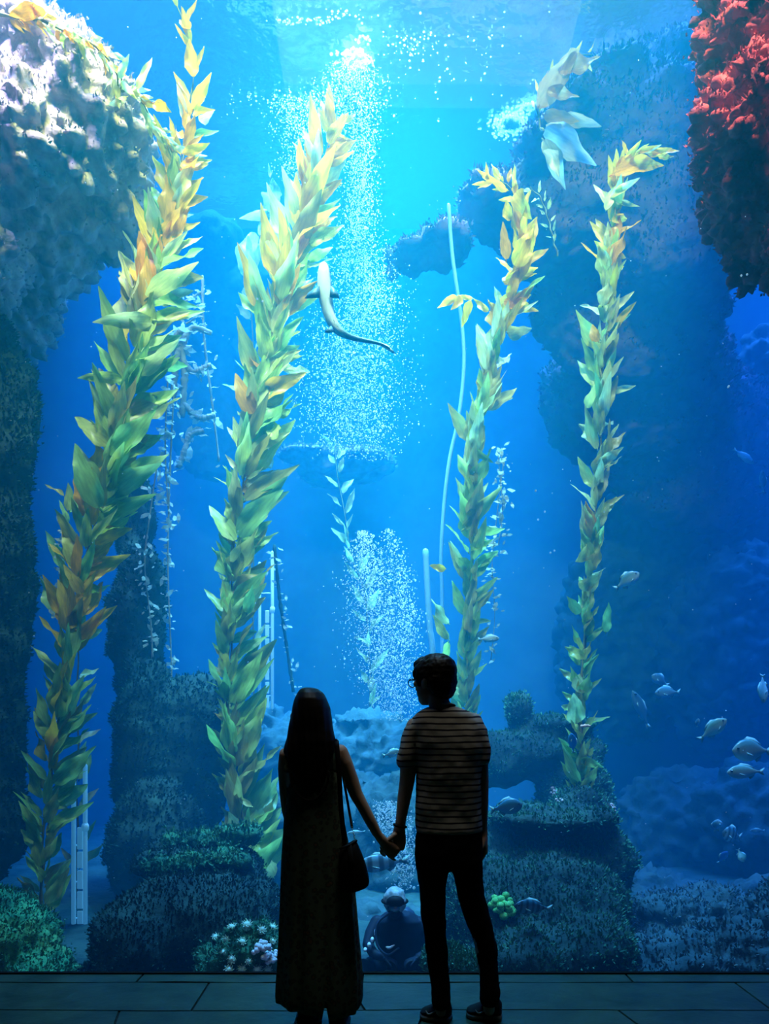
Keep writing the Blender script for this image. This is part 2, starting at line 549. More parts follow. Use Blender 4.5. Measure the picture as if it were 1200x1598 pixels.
rock('rock', [(325, 1310, 6.8, 60, 11, .3), (372, 1303, 6.8, 30, 13, .25), (285, 1316, 6.85, 30, 8, .2)],
     M_ROCK_OLIVE, 'green overgrown ledge at the foot of the second kelp, upper of two', 0.026, 0.2, 0.12, 0.12, lumptex=T_LUMP3)
rock('rock', [(270, 1346, 6.4, 50, 11, .3), (345, 1341, 6.4, 46, 12, .3), (310, 1344, 6.4, 40, 9, .25)],
     M_ROCK_OLIVE, 'green overgrown ledge at the foot of the second kelp, lower of two', 0.026, 0.2, 0.12, 0.12, lumptex=T_LUMP3)
rock('rock', [(392, 1488, 5.5, 62, 50, .35), (345, 1500, 5.5, 40, 34, .3), (430, 1500, 5.45, 30, 40, .25)],
     M_ROCK_OLIVE, 'low green rock covered with pale anemones left of the dress', 0.026, 0.18, 0.1, 0.08, lumptex=T_LUMP3)

# ------------------------------------------------------------------ kelp
m, nt, out = nodemat('kelp_blade')
oi = N(nt, 'ShaderNodeObjectInfo')
tc = N(nt, 'ShaderNodeTexCoord')
mp = N(nt, 'ShaderNodeMapping')
mp.inputs['Scale'].default_value = (2.0, 14.0, 2.0)
L(nt, tc.outputs['Object'], mp.inputs[0])
nz = N(nt, 'ShaderNodeTexNoise', i_Scale=2.2, i_Detail=3.0)
L(nt, mp.outputs[0], nz.inputs['Vector'])
hs = N(nt, 'ShaderNodeHueSaturation', i_Saturation=1.0)
mr = N(nt, 'ShaderNodeMapRange')
for i_, v_ in ((1, 0.3), (2, 0.7), (3, 0.75), (4, 1.2)):
    mr.inputs[i_].default_value = v_
L(nt, nz.outputs[0], mr.inputs[0])
L(nt, mr.outputs[0], hs.inputs['Value'])
L(nt, oi.outputs['Color'], hs.inputs['Color'])
df = N(nt, 'ShaderNodeBsdfDiffuse')
tl = N(nt, 'ShaderNodeBsdfTranslucent')
gs = N(nt, 'ShaderNodeBsdfGlossy', i_Roughness=0.35)
L(nt, hs.outputs[0], df.inputs[0])
L(nt, hs.outputs[0], tl.inputs[0])
mx = N(nt, 'ShaderNodeMixShader', i_0=0.55)
L(nt, df.outputs[0], mx.inputs[1])
L(nt, tl.outputs[0], mx.inputs[2])
m2 = N(nt, 'ShaderNodeMixShader', i_0=0.025)
L(nt, mx.outputs[0], m2.inputs[1])
L(nt, gs.outputs[0], m2.inputs[2])
L(nt, m2.outputs[0], out.inputs[0])
M_BLADE = m
M_STIPE = noisy('kelp_stipe', (0.10, 0.10, 0.03), (0.22, 0.20, 0.07), 6, 0.6)
M_DEAD = noisy('kelp_dead', (0.25, 0.24, 0.20), (0.45, 0.42, 0.34), 5, 0.8)


def blade_mesh(seed, droop, ruffle, fat, curl, nl=11, nw=4):
    """one kelp blade, length 1 along X, with its gas float at the foot"""
    r = random.Random(seed)
    vs_, fs = [], []
    ph = r.uniform(0, 6)
    for i in range(nl + 1):
        t = i / nl
        w = fat * 0.5 * (math.sin(math.pi * min(1, (t * 0.93 + 0.03)) ** 0.68) ** 0.95) * (1 - 0.2 * t)
        if i == nl:
            w = 0.006
        z0 = -droop * t * t + 0.05 * math.sin(3.3 * t + ph)
        tw = curl * t
        x = 0.07 + 0.93 * t
        yb = 0.05 * math.sin(2.6 * t + ph * 1.7) * t
        for j in range(nw + 1):
            s = (j / nw - 0.5) * 2
            edge_ = ruffle * abs(s) ** 1.5 * math.sin(9.5 * t + ph + 2.2 * s) * w
            y = s * w * (1 + 0.06 * math.sin(23 * t + s * 3 + ph))
            z = 0.35 * w * s * s + edge_
            vs_.append((x - droop * 0.25 * t * t, yb + y * math.cos(tw) - z * math.sin(tw), z0 + y * math.sin(tw) + z * math.cos(tw)))
    for i in range(nl):
        for j in range(nw):
            a = i * (nw + 1) + j
            fs.append((a, a + 1, a + nw + 2, a + nw + 1))
    mb = MB()
    mb.add(vs_, fs)
    mb.tube([(0, 0, 0), (0.02, 0, 0), (0.05, 0, 0), (0.085, 0, 0)], [0.006, 0.014, 0.02, 0.006], 5, False)
    return link_mat(mb.mesh('blade'), M_BLADE)


def link_mat(me, mat):
    me.materials.append(mat)
    return me


BLADES = [blade_mesh(s, d, rf, ft, c) for s, d, rf, ft, c in (
    (1, 0.10, 0.35, 0.30, 0.3), (2, -0.08, 0.45, 0.27, -0.5), (3, 0.22, 0.4, 0.33, 0.6), (4, 0.05, 0.55, 0.30, -0.2),
    (5, 0.30, 0.35, 0.26, 0.9), (6, -0.18, 0.5, 0.31, 0.2), (7, 0.15, 0.6, 0.36, -0.9), (8, 0.0, 0.3, 0.24, 0.0))]
YEL = [(0.95, 0.48, 0.02), (0.95, 0.55, 0.02), (0.92, 0.42, 0.02), (0.92, 0.60, 0.05)]
GRN = [(0.46, 0.68, 0.15), (0.36, 0.64, 0.16), (0.54, 0.72, 0.18), (0.30, 0.58, 0.15), (0.60, 0.66, 0.14)]
OLV = [(0.50, 0.48, 0.12), (0.42, 0.42, 0.10), (0.56, 0.46, 0.10)]
PAL = [(0.66, 0.70, 0.26), (0.74, 0.70, 0.28), (0.56, 0.68, 0.26)]


def pick(r, pal, j=0.07):
    c = r.choice(pal)
    k = 1 + r.uniform(-0.15, 0.15)
    return tuple(max(0.01, min(0.95, v * k + r.uniform(-j, j) * v)) for v in c) + (1,)


def place_blade(parent, base, dirv, nrm, length, color, me, wide=1.0):
    """base in the parent's space"""
    d = dirv.normalized()
    n = nrm - d * nrm.dot(d)
    if n.length < 1e-3:
        n = Vector((0, 0, 1)) - d * d.z
    n.normalize()
    y = n.cross(d)
    mt = Matrix(((d.x, y.x, n.x, base.x), (d.y, y.y, n.y, base.y), (d.z, y.z, n.z, base.z), (0, 0, 0, 1)))
    o = bpy.data.objects.new('blade', me)
    COL.objects.link(o)
    o.parent = parent
    o.matrix_local = mt @ Matrix.Diagonal((length, length * wide, length, 1))
    o.color = color
    return o


def smooth_path(pts, n):
    """Catmull-Rom through pts, n samples even in length"""
    pts = [Vector(p) for p in pts]
    q = [pts[0] * 2 - pts[1]] + pts + [pts[-1] * 2 - pts[-2]]
    dense = []
    for i in range(1, len(q) - 2):
        for k in range(16):
            t = k / 16
            p0, p1, p2, p3 = q[i - 1], q[i], q[i + 1], q[i + 2]
            dense.append(0.5 * ((2 * p1) + (p2 - p0) * t + (2 * p0 - 5 * p1 + 4 * p2 - p3) * t * t + (3 * p1 - p0 - 3 * p2 + p3) * t ** 3))
    dense.append(pts[-1])
    acc = [0]
    for a, b in zip(dense, dense[1:]):
        acc.append(acc[-1] + (b - a).length)
    res = []
    k = 0
    for i in range(n):
        s = acc[-1] * i / (n - 1)
        while k < len(acc) - 2 and acc[k + 1] < s:
            k += 1
        u = (s - acc[k]) / max(1e-9, acc[k + 1] - acc[k])
        res.append(dense[k].lerp(dense[k + 1], u))
    return res


def lerp_table(tab, x):
    """tab: [(x, v...)] sorted"""
    if x <= tab[0][0]:
        return tab[0][1:]
    for a, b in zip(tab, tab[1:]):
        if x <= b[0]:
            u = (x - a[0]) / (b[0] - a[0])
            return tuple(p + (q - p) * u for p, q in zip(a[1:], b[1:]))
    return tab[-1][1:]


def kelp(path, label, n, spec, extra=(), seed=1, group=None, name='giant_kelp', stipes=2, ground=True, spread=0.38, fill=0.3, cat='kelp', sparse=None, scale=1.0):
    """path: [(px, py, Y)] from foot to tip; spec: [(py, left_len_px, right_len_px, yellow share, pale share)] ascending py;
    extra: explicit blades (bx, by, tx, ty, width factor, palette)"""
    r = random.Random(seed)
    w = [P(*p) for p in path]
    if ground:
        w = [Vector((w[0].x, w[0].y, TZ0 + 0.12))] + w
    root = empty(name, w[0])
    tag(root, label, cat, group)
    line = smooth_path(w, 90)
    for k in range(stipes):
        ph = r.uniform(0, 6)
        mb = MB()
        pts = [p - w[0] + Vector((0.03 * math.sin(i * 0.35 + ph), 0.03 * math.cos(i * 0.31 + ph), 0)) * (1 if k else 0.3) for i, p in enumerate(line[:len(line) - 8 * k])]
        m_ = len(pts)
        mb.tube(pts, [0.012 - 0.006 * i / m_ for i in range(m_)], 6, False)
        link('stipe', mb.mesh('stipe'), M_STIPE, root)
    vis = [i for i, p in enumerate(line) if HOR - (p.z - EYE) * F / p.y > -60]
    start = next((i for i, p in enumerate(line) if (p - w[0]).length > 0.15), 0)
    for k in range(n):
        u = start + (len(line) - 1 - start) * (k + r.uniform(0, 0.8)) / n
        i = min(len(line) - 2, int(u))
        p = line[i].lerp(line[i + 1], u - i)
        t = (line[min(i + 3, len(line) - 1)] - line[max(i - 3, 0)]).normalized()
        py = HOR - (p.z - EYE) * F / p.y
        ll, rl, ys, ps = lerp_table(spec, py)
        view = Vector((p.x, p.y, p.z - EYE)).normalized()
        side = t.cross(view).normalized()      # to the right in the picture for a rising stipe
        tow = side.cross(t).normalized()
        if tow.dot(view) > 0:
            tow = -tow
        sgn = 1 if k % 2 else -1
        ln = 1.2 * (rl if sgn > 0 else ll) * p.y / F
        ang = r.gauss(0, spread)
        az = side * (sgn * math.cos(ang)) + tow * math.sin(ang) * (1 if r.random() < 0.7 else -1)
        op = R(r.gauss(38, 7))
        if r.random() < fill:                   # blades that lie along the stipe, towards the viewer
            az = (side * r.uniform(-0.7, 0.7) + tow * 0.8).normalized()
            op = R(r.uniform(15, 40))
            ln = 0.6 * (ll + rl) * p.y / F
        ln *= scale
        if ln <= 0.02 or (sparse and py < sparse[0] and r.random() < sparse[1] * min(1, (sparse[0] - py) / 80)):
            continue
        d = t * math.cos(op) + az * math.sin(op)
        nr = (tow + az * r.gauss(0, 0.38) + t * r.gauss(0, 0.3)).normalized()
        if r.random() < 0.14:
            nr = (side * sgn * -0.8 + tow * 0.6 + t * 0.4)
        x = r.random()
        pal = YEL if x < ys else PAL if x < ys + ps else OLV if r.random() < 0.2 else GRN
        place_blade(root, p - w[0] + az * 0.02, d, nr, ln * r.uniform(0.75, 1.15), pick(r, pal), r.choice(BLADES), r.uniform(0.85, 1.2))
    for (bx, by, tx, ty, wd, pal) in extra:
        # depth of the stipe at that row
        j = min(range(len(line)), key=lambda q: abs(HOR - (line[q].z - EYE) * F / line[q].y - by) + 0.3 * abs(600 + line[q].x * F / line[q].y - bx))
        Y = line[j].y - r.uniform(0.05, 0.15)
        a, b = P(bx, by, Y), P(tx, ty, Y - r.uniform(-0.15, 0.2))
        d = b - a
        view = Vector((a.x, a.y, a.z - EYE)).normalized()
        nr = -view + Vector((r.gauss(0, 0.3), 0, r.gauss(0, 0.3)))
        place_blade(root, a - w[0], d, nr, d.length, pick(r, pal, 0.03), r.choice(BLADES), wd * 1.05)
    return root


GK = None
kelp([(74, 1500, 6.4), (66, 1400, 6.5), (70, 1280, 6.6), (86, 1150, 6.75), (107, 1000, 6.95), (132, 870, 7.1), (168, 740, 7.25), (192, 620, 7.4), (226, 500, 7.55), (252, 400, 7.65), (275, 290, 7.75), (296, 190, 7.8), (303, 100, 7.85), (288, 40, 7.85), (268, -5, 7.85)],
     'tall kelp leaning from the bottom left corner up to the top edge', 240,
     [(0, 30, 30, .9, 0), (90, 35, 30, .95, 0), (180, 40, 36, .85, .1), (300, 46, 60, .6, .3), (400, 58, 78, .35, .3), (520, 78, 92, .05, .35), (650, 88, 82, 0, .1), (800, 84, 70, .12, 0), (880, 66, 66, .6, 0), (960, 70, 56, .45, 0), (1080, 66, 60, .25, 0), (1250, 70, 55, .05, 0), (1400, 60, 40, 0, 0), (1500, 30, 26, 0, 0)],
     [(245, 500, 146, 505, 1, PAL), (195, 590, 122, 592, 1, GRN), (175, 700, 102, 640, 1.0, GRN), (172, 720, 238, 632, 1.1, GRN), (168, 745, 212, 698, 1, GRN), (160, 800, 108, 690, 1.1, GRN), (205, 580, 280, 535, 1.0, PAL),
      (225, 470, 300, 400, 1.0, OLV), (215, 440, 203, 400, 1.2, YEL), (235, 430, 225, 375, 1.3, YEL), (250, 370, 282, 325, 1.5, YEL), (120, 985, 78, 935, 1.2, YEL), (130, 930, 98, 880, 1.2, YEL), (300, 175, 325, 112, 1.0, YEL), (302, 120, 295, 75, 1.3, YEL),
      (298, 50, 276, 28, 1.3, YEL), (300, 75, 282, 52, 1.2, YEL), (283, 240, 325, 222, 1.2, YEL), (280, 265, 318, 245, 1.0, YEL), (312, 190, 330, 175, 1.4, PAL)],
     seed=3, sparse=(230, 0.8))
kelp([(378, 1330, 7.3), (371, 1250, 7.4), (357, 1100, 7.6), (357, 980, 7.75), (367, 850, 7.9), (383, 720, 8.0), (405, 600, 8.1), (434, 480, 8.2), (472, 350, 8.3), (500, 262, 8.3), (527, 172, 8.3)],
     'tall kelp to the left of the main bubble plume, behind the shark', 250,
     [(170, 36, 36, .9, .1), (250, 50, 60, .8, .2), (330, 60, 66, .8, .1), (430, 66, 84, .5, .2), (560, 72, 80, .3, .3), (640, 78, 56, .12, .45), (780, 82, 44, .05, .25), (850, 84, 36, 0, .05), (930, 80, 28, 0, .05), (1050, 70, 26, 0, 0), (1150, 96, 30, 0, 0), (1300, 100, 40, 0, 0)],
     [(500, 300, 557, 198, .8, PAL), (510, 260, 555, 235, .7, YEL), (475, 330, 520, 235, 1.0, YEL), (440, 560, 473, 556, 1.1, GRN), (480, 385, 537, 345, 1.0, GRN), (480, 410, 518, 380, 1.1, GRN), (398, 650, 362, 580, 1.3, YEL), (405, 575, 385, 530, 1.2, YEL), (370, 850, 322, 782, 1.0, GRN), (365, 900, 320, 850, 1.0, GRN), (355, 960, 316, 918, 1, GRN),
      (430, 690, 425, 650, 1.3, GRN), (385, 960, 392, 915, 1.4, GRN), (372, 1302, 352, 1270, 1.9, PAL), (428, 1372, 405, 1335, 1.9, PAL), (395, 1260, 360, 1240, 1, PAL), (405, 1330, 385, 1305, 1.6, GRN)],
     seed=5, spread=0.42, sparse=(290, 0.65))
kelp([(728, 1115, 8.2), (730, 960, 8.2), (736, 850, 8.2), (736, 740, 8.2), (752, 640, 8.2), (776, 540, 8.2), (800, 450, 8.2), (812, 400, 8.2), (812, 340, 8.2), (795, 292, 8.2), (752, 280, 8.2)],
     'kelp rising behind the standing man with a tip hooked to the left', 160,
     [(280, 20, 18, .98, 0), (400, 30, 34, .9, .05), (490, 40, 46, .7, .2), (560, 44, 46, .2, .6), (680, 46, 46, .05, .5), (800, 42, 50, 0, .3), (950, 40, 44, 0, .1), (1100, 36, 36, 0, 0)],
     [(815, 400, 847, 318, 1.1, YEL), (800, 420, 840, 345, 1.2, YEL), (790, 410, 782, 345, 1.3, YEL), (795, 345, 788, 318, 1.8, YEL), (785, 440, 855, 415, 1.1, YEL), (780, 470, 845, 482, .9, YEL), (770, 490, 800, 450, 1.4, YEL), (790, 520, 828, 512, 1.8, PAL), (790, 300, 760, 275, 1.2, YEL), (770, 282, 748, 290, 1.2, YEL), (805, 300, 825, 330, 1.4, YEL),
      (766, 488, 735, 466, .7, YEL), (735, 468, 722, 510, 1.1, YEL), (720, 463, 708, 482, 1.1, YEL), (715, 462, 681, 480, .9, YEL), (740, 466, 712, 462, .8, YEL), (757, 640, 803, 608, 1.2, PAL), (720, 830, 775, 762, .9, GRN), (735, 840, 787, 820, 1.2, GRN), (735, 860, 770, 838, 1, GRN), (697, 888, 668, 885, 1.3, YEL),
      (702, 975, 668, 935, 1, PAL), (702, 1000, 672, 960, 1, GRN), (735, 700, 770, 720, 1.1, GRN), (700, 1000, 690, 1040, 1.2, GRN), (733, 970, 760, 972, 1.1, GRN), (712, 1085, 702, 1068, 2, PAL), (736, 905, 725, 872, 2, GRN), (715, 870, 742, 900, 1.6, GRN)],
     seed=8, spread=0.7, fill=0.6, scale=1.22)
kelp([(906, 1225, 7.2), (908, 1080, 7.4), (915, 950, 7.6), (926, 850, 7.7), (936, 700, 7.85), (941, 580, 7.95), (950, 460, 8.05), (958, 350, 8.1), (960, 290, 8.1), (985, 242, 8.1), (1035, 246, 8.1)],
     'slender kelp growing from the right hand reef mound with a tip hooked to the right', 165,
     [(240, 22, 22, .95, .05), (330, 26, 42, .6, .3), (400, 34, 40, .55, .3), (500, 38, 42, .25, .5), (620, 38, 48, .12, .4), (760, 38, 48, .06, .4), (880, 40, 36, .05, .25), (1000, 34, 26, 0, .1), (1150, 36, 34, 0, 0), (1225, 36, 30, 0, 0)],
     [(950, 275, 1046, 245, .75, YEL), (955, 262, 1010, 240, 1.0, YEL), (950, 310, 1000, 270, .7, PAL), (945, 330, 960, 280, 1.3, PAL), (955, 315, 1000, 320, .6, PAL), (950, 345, 990, 335, .8, YEL), (950, 395, 925, 378, 1.2, YEL), (955, 400, 980, 400, 1.3, YEL), (952, 440, 965, 402, 1.5, PAL), (940, 480, 950, 430, 1.4, PAL), (935, 535, 920, 505, 1.5, YEL),
      (950, 612, 990, 602, 1.1, PAL), (918, 640, 922, 600, 1.5, OLV), (930, 725, 975, 700, 1, PAL), (905, 960, 888, 930, 1.8, GRN), (912, 1030, 880, 1005, 1.1, GRN), (900, 1130, 892, 1085, 1.9, PAL), (903, 1085, 908, 1045, 2, PAL), (908, 1222, 873, 1165, 1.1, GRN), (905, 1185, 935, 1195, 1.3, GRN), (918, 1180, 925, 1165, 2, GRN), (915, 850, 905, 880, 1.8, OLV), (905, 920, 930, 895, 1.8, OLV), (945, 990, 950, 940, 1.2, GRN)],
     seed=11, spread=0.7, fill=0.6, scale=1.18)
# fainter kelp further back
kelp([(575, 985, 10.6), (548, 860, 10.7), (530, 760, 10.8), (522, 690, 10.9)],
     'hazy pale kelp in the distance under the main bubble plume', 40,
     [(690, 20, 22, 0, 1), (800, 40, 30, 0, 1), (990, 38, 24, 0, 1)], (), seed=21, stipes=1, fill=0.2)
kelp([(395, 545, 9.8), (385, 470, 9.8), (398, 400, 9.8), (412, 330, 9.8), (426, 266, 9.8)],
     'hazy ragged kelp behind the upper half of the second kelp', 34,
     [(260, 20, 20, 0, 1), (400, 30, 30, 0, 1), (545, 30, 24, 0, 1)],
     [(425, 330, 375, 345, 1.2, PAL), (400, 430, 372, 340, 1.3, PAL), (395, 440, 360, 385, 1.0, PAL), (425, 340, 424, 262, 1.0, PAL), (412, 380, 420, 318, 1.0, PAL)], seed=23, stipes=1)
kelp([(120, 960, 8.0), (112, 880, 8.0), (106, 820, 8.0), (104, 760, 8.0)],
     'small blue-green kelp half hidden behind the leaning left kelp', 24,
     [(760, 40, 30, 0, .3), (960, 46, 34, 0, .3)], [(100, 890, 72, 832, 1, GRN), (90, 960, 58, 896, .9, GRN), (108, 800, 104, 752, 1.2, GRN)], seed=25, stipes=1)
kelp([(845, 205, 8.7), (838, 160, 8.7), (858, 120, 8.7), (890, 92, 8.7), (925, 84, 8.7)],
     'pale broad-leaved kelp sprouting from the rock arch', 14,
     [(80, 18, 18, 1, 0), (205, 18, 18, 1, 0)],
     [(838, 170, 890, 90, 1.2, [(0.42, 0.20, 0.07)]), (865, 112, 942, 80, 1.2, [(0.42, 0.20, 0.07)]), (850, 140, 905, 150, .9, [(0.42, 0.22, 0.08)]), (845, 178, 905, 190, 1.3, [(0.36, 0.22, 0.09)]), (870, 182, 942, 196, .9, [(0.34, 0.22, 0.1)]), (842, 200, 938, 242, 1.2, [(0.56, 0.52, 0.4)]), (845, 215, 888, 292, 1.1, [(0.5, 0.5, 0.36)]), (850, 235, 880, 260, 1.2, [(0.5, 0.5, 0.36)])],
     seed=27, stipes=1, ground=False)
kelp([(-20, 24, 6.9), (40, 26, 6.9), (92, 44, 6.9), (150, 72, 6.9), (180, 112, 7.0), (188, 140, 7.1), (214, 148, 7.2), (232, 190, 7.4), (255, 215, 7.6), (276, 240, 7.7)],
     'cream and yellow kelp draped along the top edge of the pale rock', 90,
     [(0, 24, 22, .6, .4), (60, 24, 22, .45, .4), (140, 26, 24, .1, .9), (240, 24, 24, .05, .9)],
     [(185, 125, 200, 82, 1.0, PAL), (212, 140, 235, 96, .7, PAL), (200, 150, 165, 168, .8, PAL), (238, 160, 262, 168, 1.8, YEL), (60, 10, 10, 28, 1.2, YEL), (75, 20, 30, 8, 1.2, YEL)],
     seed=29, stipes=2, ground=False, spread=1.2)
kelp([(870, 400, 8.6), (858, 352, 8.6), (845, 312, 8.6), (828, 292, 8.6)], 'thin pale drooping kelp strand beside the hooked yellow tip', 12,
     [(290, 16, 14, 0, 1), (400, 14, 12, 0, 1)], (), seed=31, stipes=1, ground=False)


def strand(paths, label, bits, seed, thick=0.012, bit=(0.02, 0.06), mat=None, group=None):
    """hanging dead strands with ragged scraps on them; paths: lists of (px, py, Y)"""
    r = random.Random(seed)
    o0 = P(*paths[0][0])
    root = empty('dead_kelp_strand', o0)
    tag(root, label, 'dead kelp', group)
    scraps = MB()
    for pth in paths:
        line = smooth_path([P(*p) - o0 for p in pth], 40)
        mb = MB()
        mb.tube(line, [thick * (0.6 + 0.8 * abs(noise.noise((i * 0.4, seed, 1)))) for i in range(40)], 6, False)
        link('strand', mb.mesh('strand'), mat or M_DEAD, root)
        for k in range(bits // len(paths)):
            p = r.choice(line) + Vector((r.gauss(0, .05), r.gauss(0, .05), r.gauss(0, .04)))
            s = r.uniform(*bit)
            rot = Matrix.Rotation(r.uniform(0, 6), 3, 'X') @ Matrix.Rotation(r.uniform(0, 6), 3, 'Z')
            q = [(-1, 0, 0), (-.3, .4, .1), (.5, .35, -.15), (1.1, 0, .2), (.4, -.4, 0), (-.4, -.35, .15)]
            scraps.add([p + rot @ (Vector(v) * s) for v in q], [(0, 1, 5), (1, 4, 5), (1, 2, 4), (2, 3, 4)])
    o = link('scraps', scraps.mesh('scraps', False), M_DEADBIT, root)
    o['kind'] = 'stuff'
    return root


m, nt, out = nodemat('kelp_dead_scraps')
df = N(nt, 'ShaderNodeBsdfDiffuse')
df.inputs[0].default_value = (0.6, 0.62, 0.5, 1)
tl = N(nt, 'ShaderNodeBsdfTranslucent')
tl.inputs[0].default_value = (0.6, 0.62, 0.5, 1)
mx = N(nt, 'ShaderNodeMixShader', i_0=0.5)
L(nt, df.outputs[0], mx.inputs[1])
L(nt, tl.outputs[0], mx.inputs[2])
L(nt, mx.outputs[0], out.inputs[0])
M_DEADBIT = m

strand([[(272, 600, 8.4), (266, 720, 8.4), (262, 880, 8.4), (268, 1060, 8.4), (266, 1200, 8.3)], [(262, 590, 8.4), (258, 700, 8.4), (264, 820, 8.4)]], 'long thin strand of bright scraps hanging between the two left kelp plants', 150, 1)
strand([[(246, 720, 8.2), (236, 790, 8.2), (226, 880, 8.2), (236, 980, 8.2), (240, 1100, 8.2)]], 'short strand of bright scraps beside the dark rock pillar', 70, 2)
strand([[(330, 520, 9.0), (300, 512, 9.0), (286, 540, 9.0), (288, 590, 9.0), (284, 650, 9.0)], [(284, 560, 9.0), (300, 580, 9.0), (330, 570, 9.0)], [(286, 630, 9.0), (310, 652, 9.0), (336, 648, 9.0)], [(318, 672, 9.0), (296, 680, 9.0), (288, 705, 9.0), (278, 730, 9.0)], [(290, 520, 9.0), (276, 560, 9.0), (270, 620, 9.0)], [(300, 515, 9.0), (278, 520, 9.0), (268, 545, 9.0)]],
       'clump of thick pale dead fronds behind the leaning left kelp', 110, 3, 0.05, (0.03, 0.09))
strand([[(316, 430, 9.2), (318, 520, 9.2), (330, 620, 9.2), (342, 720, 9.2)], [(316, 455, 9.2), (290, 470, 9.2), (276, 480, 9.2)], [(318, 480, 9.2), (302, 498, 9.2), (290, 505, 9.2)]], 'long thin pale stem slanting down behind the first kelp', 60, 4, 0.02)
strand([[(786, 720, 8.6), (776, 800, 8.6), (768, 880, 8.6), (772, 960, 8.6), (766, 1030, 8.6)], [(776, 700, 8.6), (784, 790, 8.6), (778, 850, 8.6)]], 'loose strand of tattered scraps to the right of the kelp behind the man', 110, 6, 0.006)
strand([[(428, 850, 9.4), (436, 930, 9.4), (446, 1000, 9.4), (458, 1080, 9.4)]], 'dark thin strand beside the pale poles behind the woman', 40, 7, 0.025, (0.02, 0.05), M_ROCK_DARK)
strand([[(100, 820, 7.7), (94, 900, 7.7), (92, 960, 7.7)]], 'few loose scraps at the left of the leaning kelp', 40, 8, 0.005)

# ------------------------------------------------------------------ hoses and pole frames
M_HOSE = plain('hose_blue', (0.25, 0.5, 0.75), 0.5)
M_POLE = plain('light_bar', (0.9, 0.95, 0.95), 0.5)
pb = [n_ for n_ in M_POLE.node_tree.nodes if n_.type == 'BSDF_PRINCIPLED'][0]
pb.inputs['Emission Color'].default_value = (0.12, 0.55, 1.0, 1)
pb.inputs['Emission Strength'].default_value = 0.28  # cyan glow added to brighten the pale poles



def hose(pts, rad, label):
    w = [P(*p) for p in pts]
    w.append(Vector((w[-1].x, w[-1].y, TZ0 + 0.14)))
    o0 = w[-1]
    mb = MB()
    mb.tube(smooth_path([p - o0 for p in w], 60), [rad] * 60, 8)
    tag(link('hose', mb.mesh('hose'), M_HOSE, None, o0), label, 'hose')


hose([(700, 320, 8.9), (706, 400, 8.9), (720, 500, 8.9), (724, 570, 8.9), (716, 650, 8.9), (701, 720, 8.9), (692, 800, 8.9), (688, 880, 8.9), (690, 950, 8.9)], 0.022, 'long thin blue hose curving down beside the kelp behind the man')
hose([(664, 860, 8.7), (667, 920, 8.7), (671, 980, 8.7), (676, 1050, 8.7)], 0.034, 'short thick pale hose rising above the head of the man')


def pole_frame(xs, top, bot, Y, label):
    b = P(xs[1], bot, Y)
    root = empty('pale_poles', b)
    tag(root, label, 'light', None)
    px = Y / F
    hgt = (bot - top) * px
    for k, x in enumerate((xs[0], xs[2])):
        mb = MB()
        lx = (x - xs[1]) * px
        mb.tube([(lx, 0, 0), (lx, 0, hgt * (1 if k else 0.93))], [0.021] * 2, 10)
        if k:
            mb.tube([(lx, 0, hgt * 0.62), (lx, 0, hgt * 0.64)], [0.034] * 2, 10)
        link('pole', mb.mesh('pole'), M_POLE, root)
    z = 0.0
    r = random.Random(int(Y * 10))
    while z < hgt * 0.55:
        h = r.uniform(0.14, 0.2)
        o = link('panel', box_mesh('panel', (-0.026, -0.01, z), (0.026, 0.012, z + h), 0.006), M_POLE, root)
        z += h + 0.022
    for k in range(4):
        zz = hgt * (0.08 + 0.22 * k)
        mb = MB()
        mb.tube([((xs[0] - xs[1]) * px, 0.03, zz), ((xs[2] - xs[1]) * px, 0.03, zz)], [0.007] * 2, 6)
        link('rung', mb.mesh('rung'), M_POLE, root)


pole_frame((405, 417, 425), 862, 1105, 9.9, 'pale ladder-like poles with added glow standing behind the woman')
pole_frame((115, 125, 133), 1195, 1455, 7.0, 'pale ladder-like poles with added glow on the tank bed beside the leaning left kelp')

# ------------------------------------------------------------------ shark, fish
def tone_mat(name, rough=0.45, spec=0.3):
    m, nt, out = nodemat(name)
    at = N(nt, 'ShaderNodeAttribute', attribute_name='tone')
    b = N(nt, 'ShaderNodeBsdfPrincipled', i_Roughness=rough)
    b.inputs['Specular IOR Level'].default_value = spec
    L(nt, at.outputs['Color'], b.inputs['Base Color'])
    L(nt, b.outputs[0], out.inputs[0])
    return m


M_SHARK = tone_mat('shark_skin')
M_FISH = tone_mat('fish_scales', 0.35, 0.5)
M_FIN = plain('shark_fin', (0.02, 0.07, 0.12), 0.5)
M_EYE = plain('fish_eye', (0.01, 0.01, 0.012), 0.1, 0.6)


def paint(me, fn):
    ca = me.color_attributes.new('tone', 'FLOAT_COLOR', 'POINT')
    buf = np.empty((len(me.vertices), 4), dtype=np.float32)
    for i, v in enumerate(me.vertices):
        buf[i, :3] = fn(v.co)
        buf[i, 3] = 1
    ca.data.foreach_set('color', buf.ravel())


def fin_mesh(name, pts, thick, nrm=None):
    """thin tapered fin: outline pts (Vectors, roughly planar), thick at the first points"""
    c = sum(pts, Vector()) / len(pts)
    n = nrm or (pts[1] - pts[0]).cross(pts[2] - pts[0]).normalized()
    k = len(pts)
    vs_ = list(pts) + [c + n * thick, c - n * thick]
    fs = []
    for i in range(k):
        j = (i + 1) % k
        fs += [(i, j, k), (j, i, k + 1)]
    return mesh(name, vs_, fs)


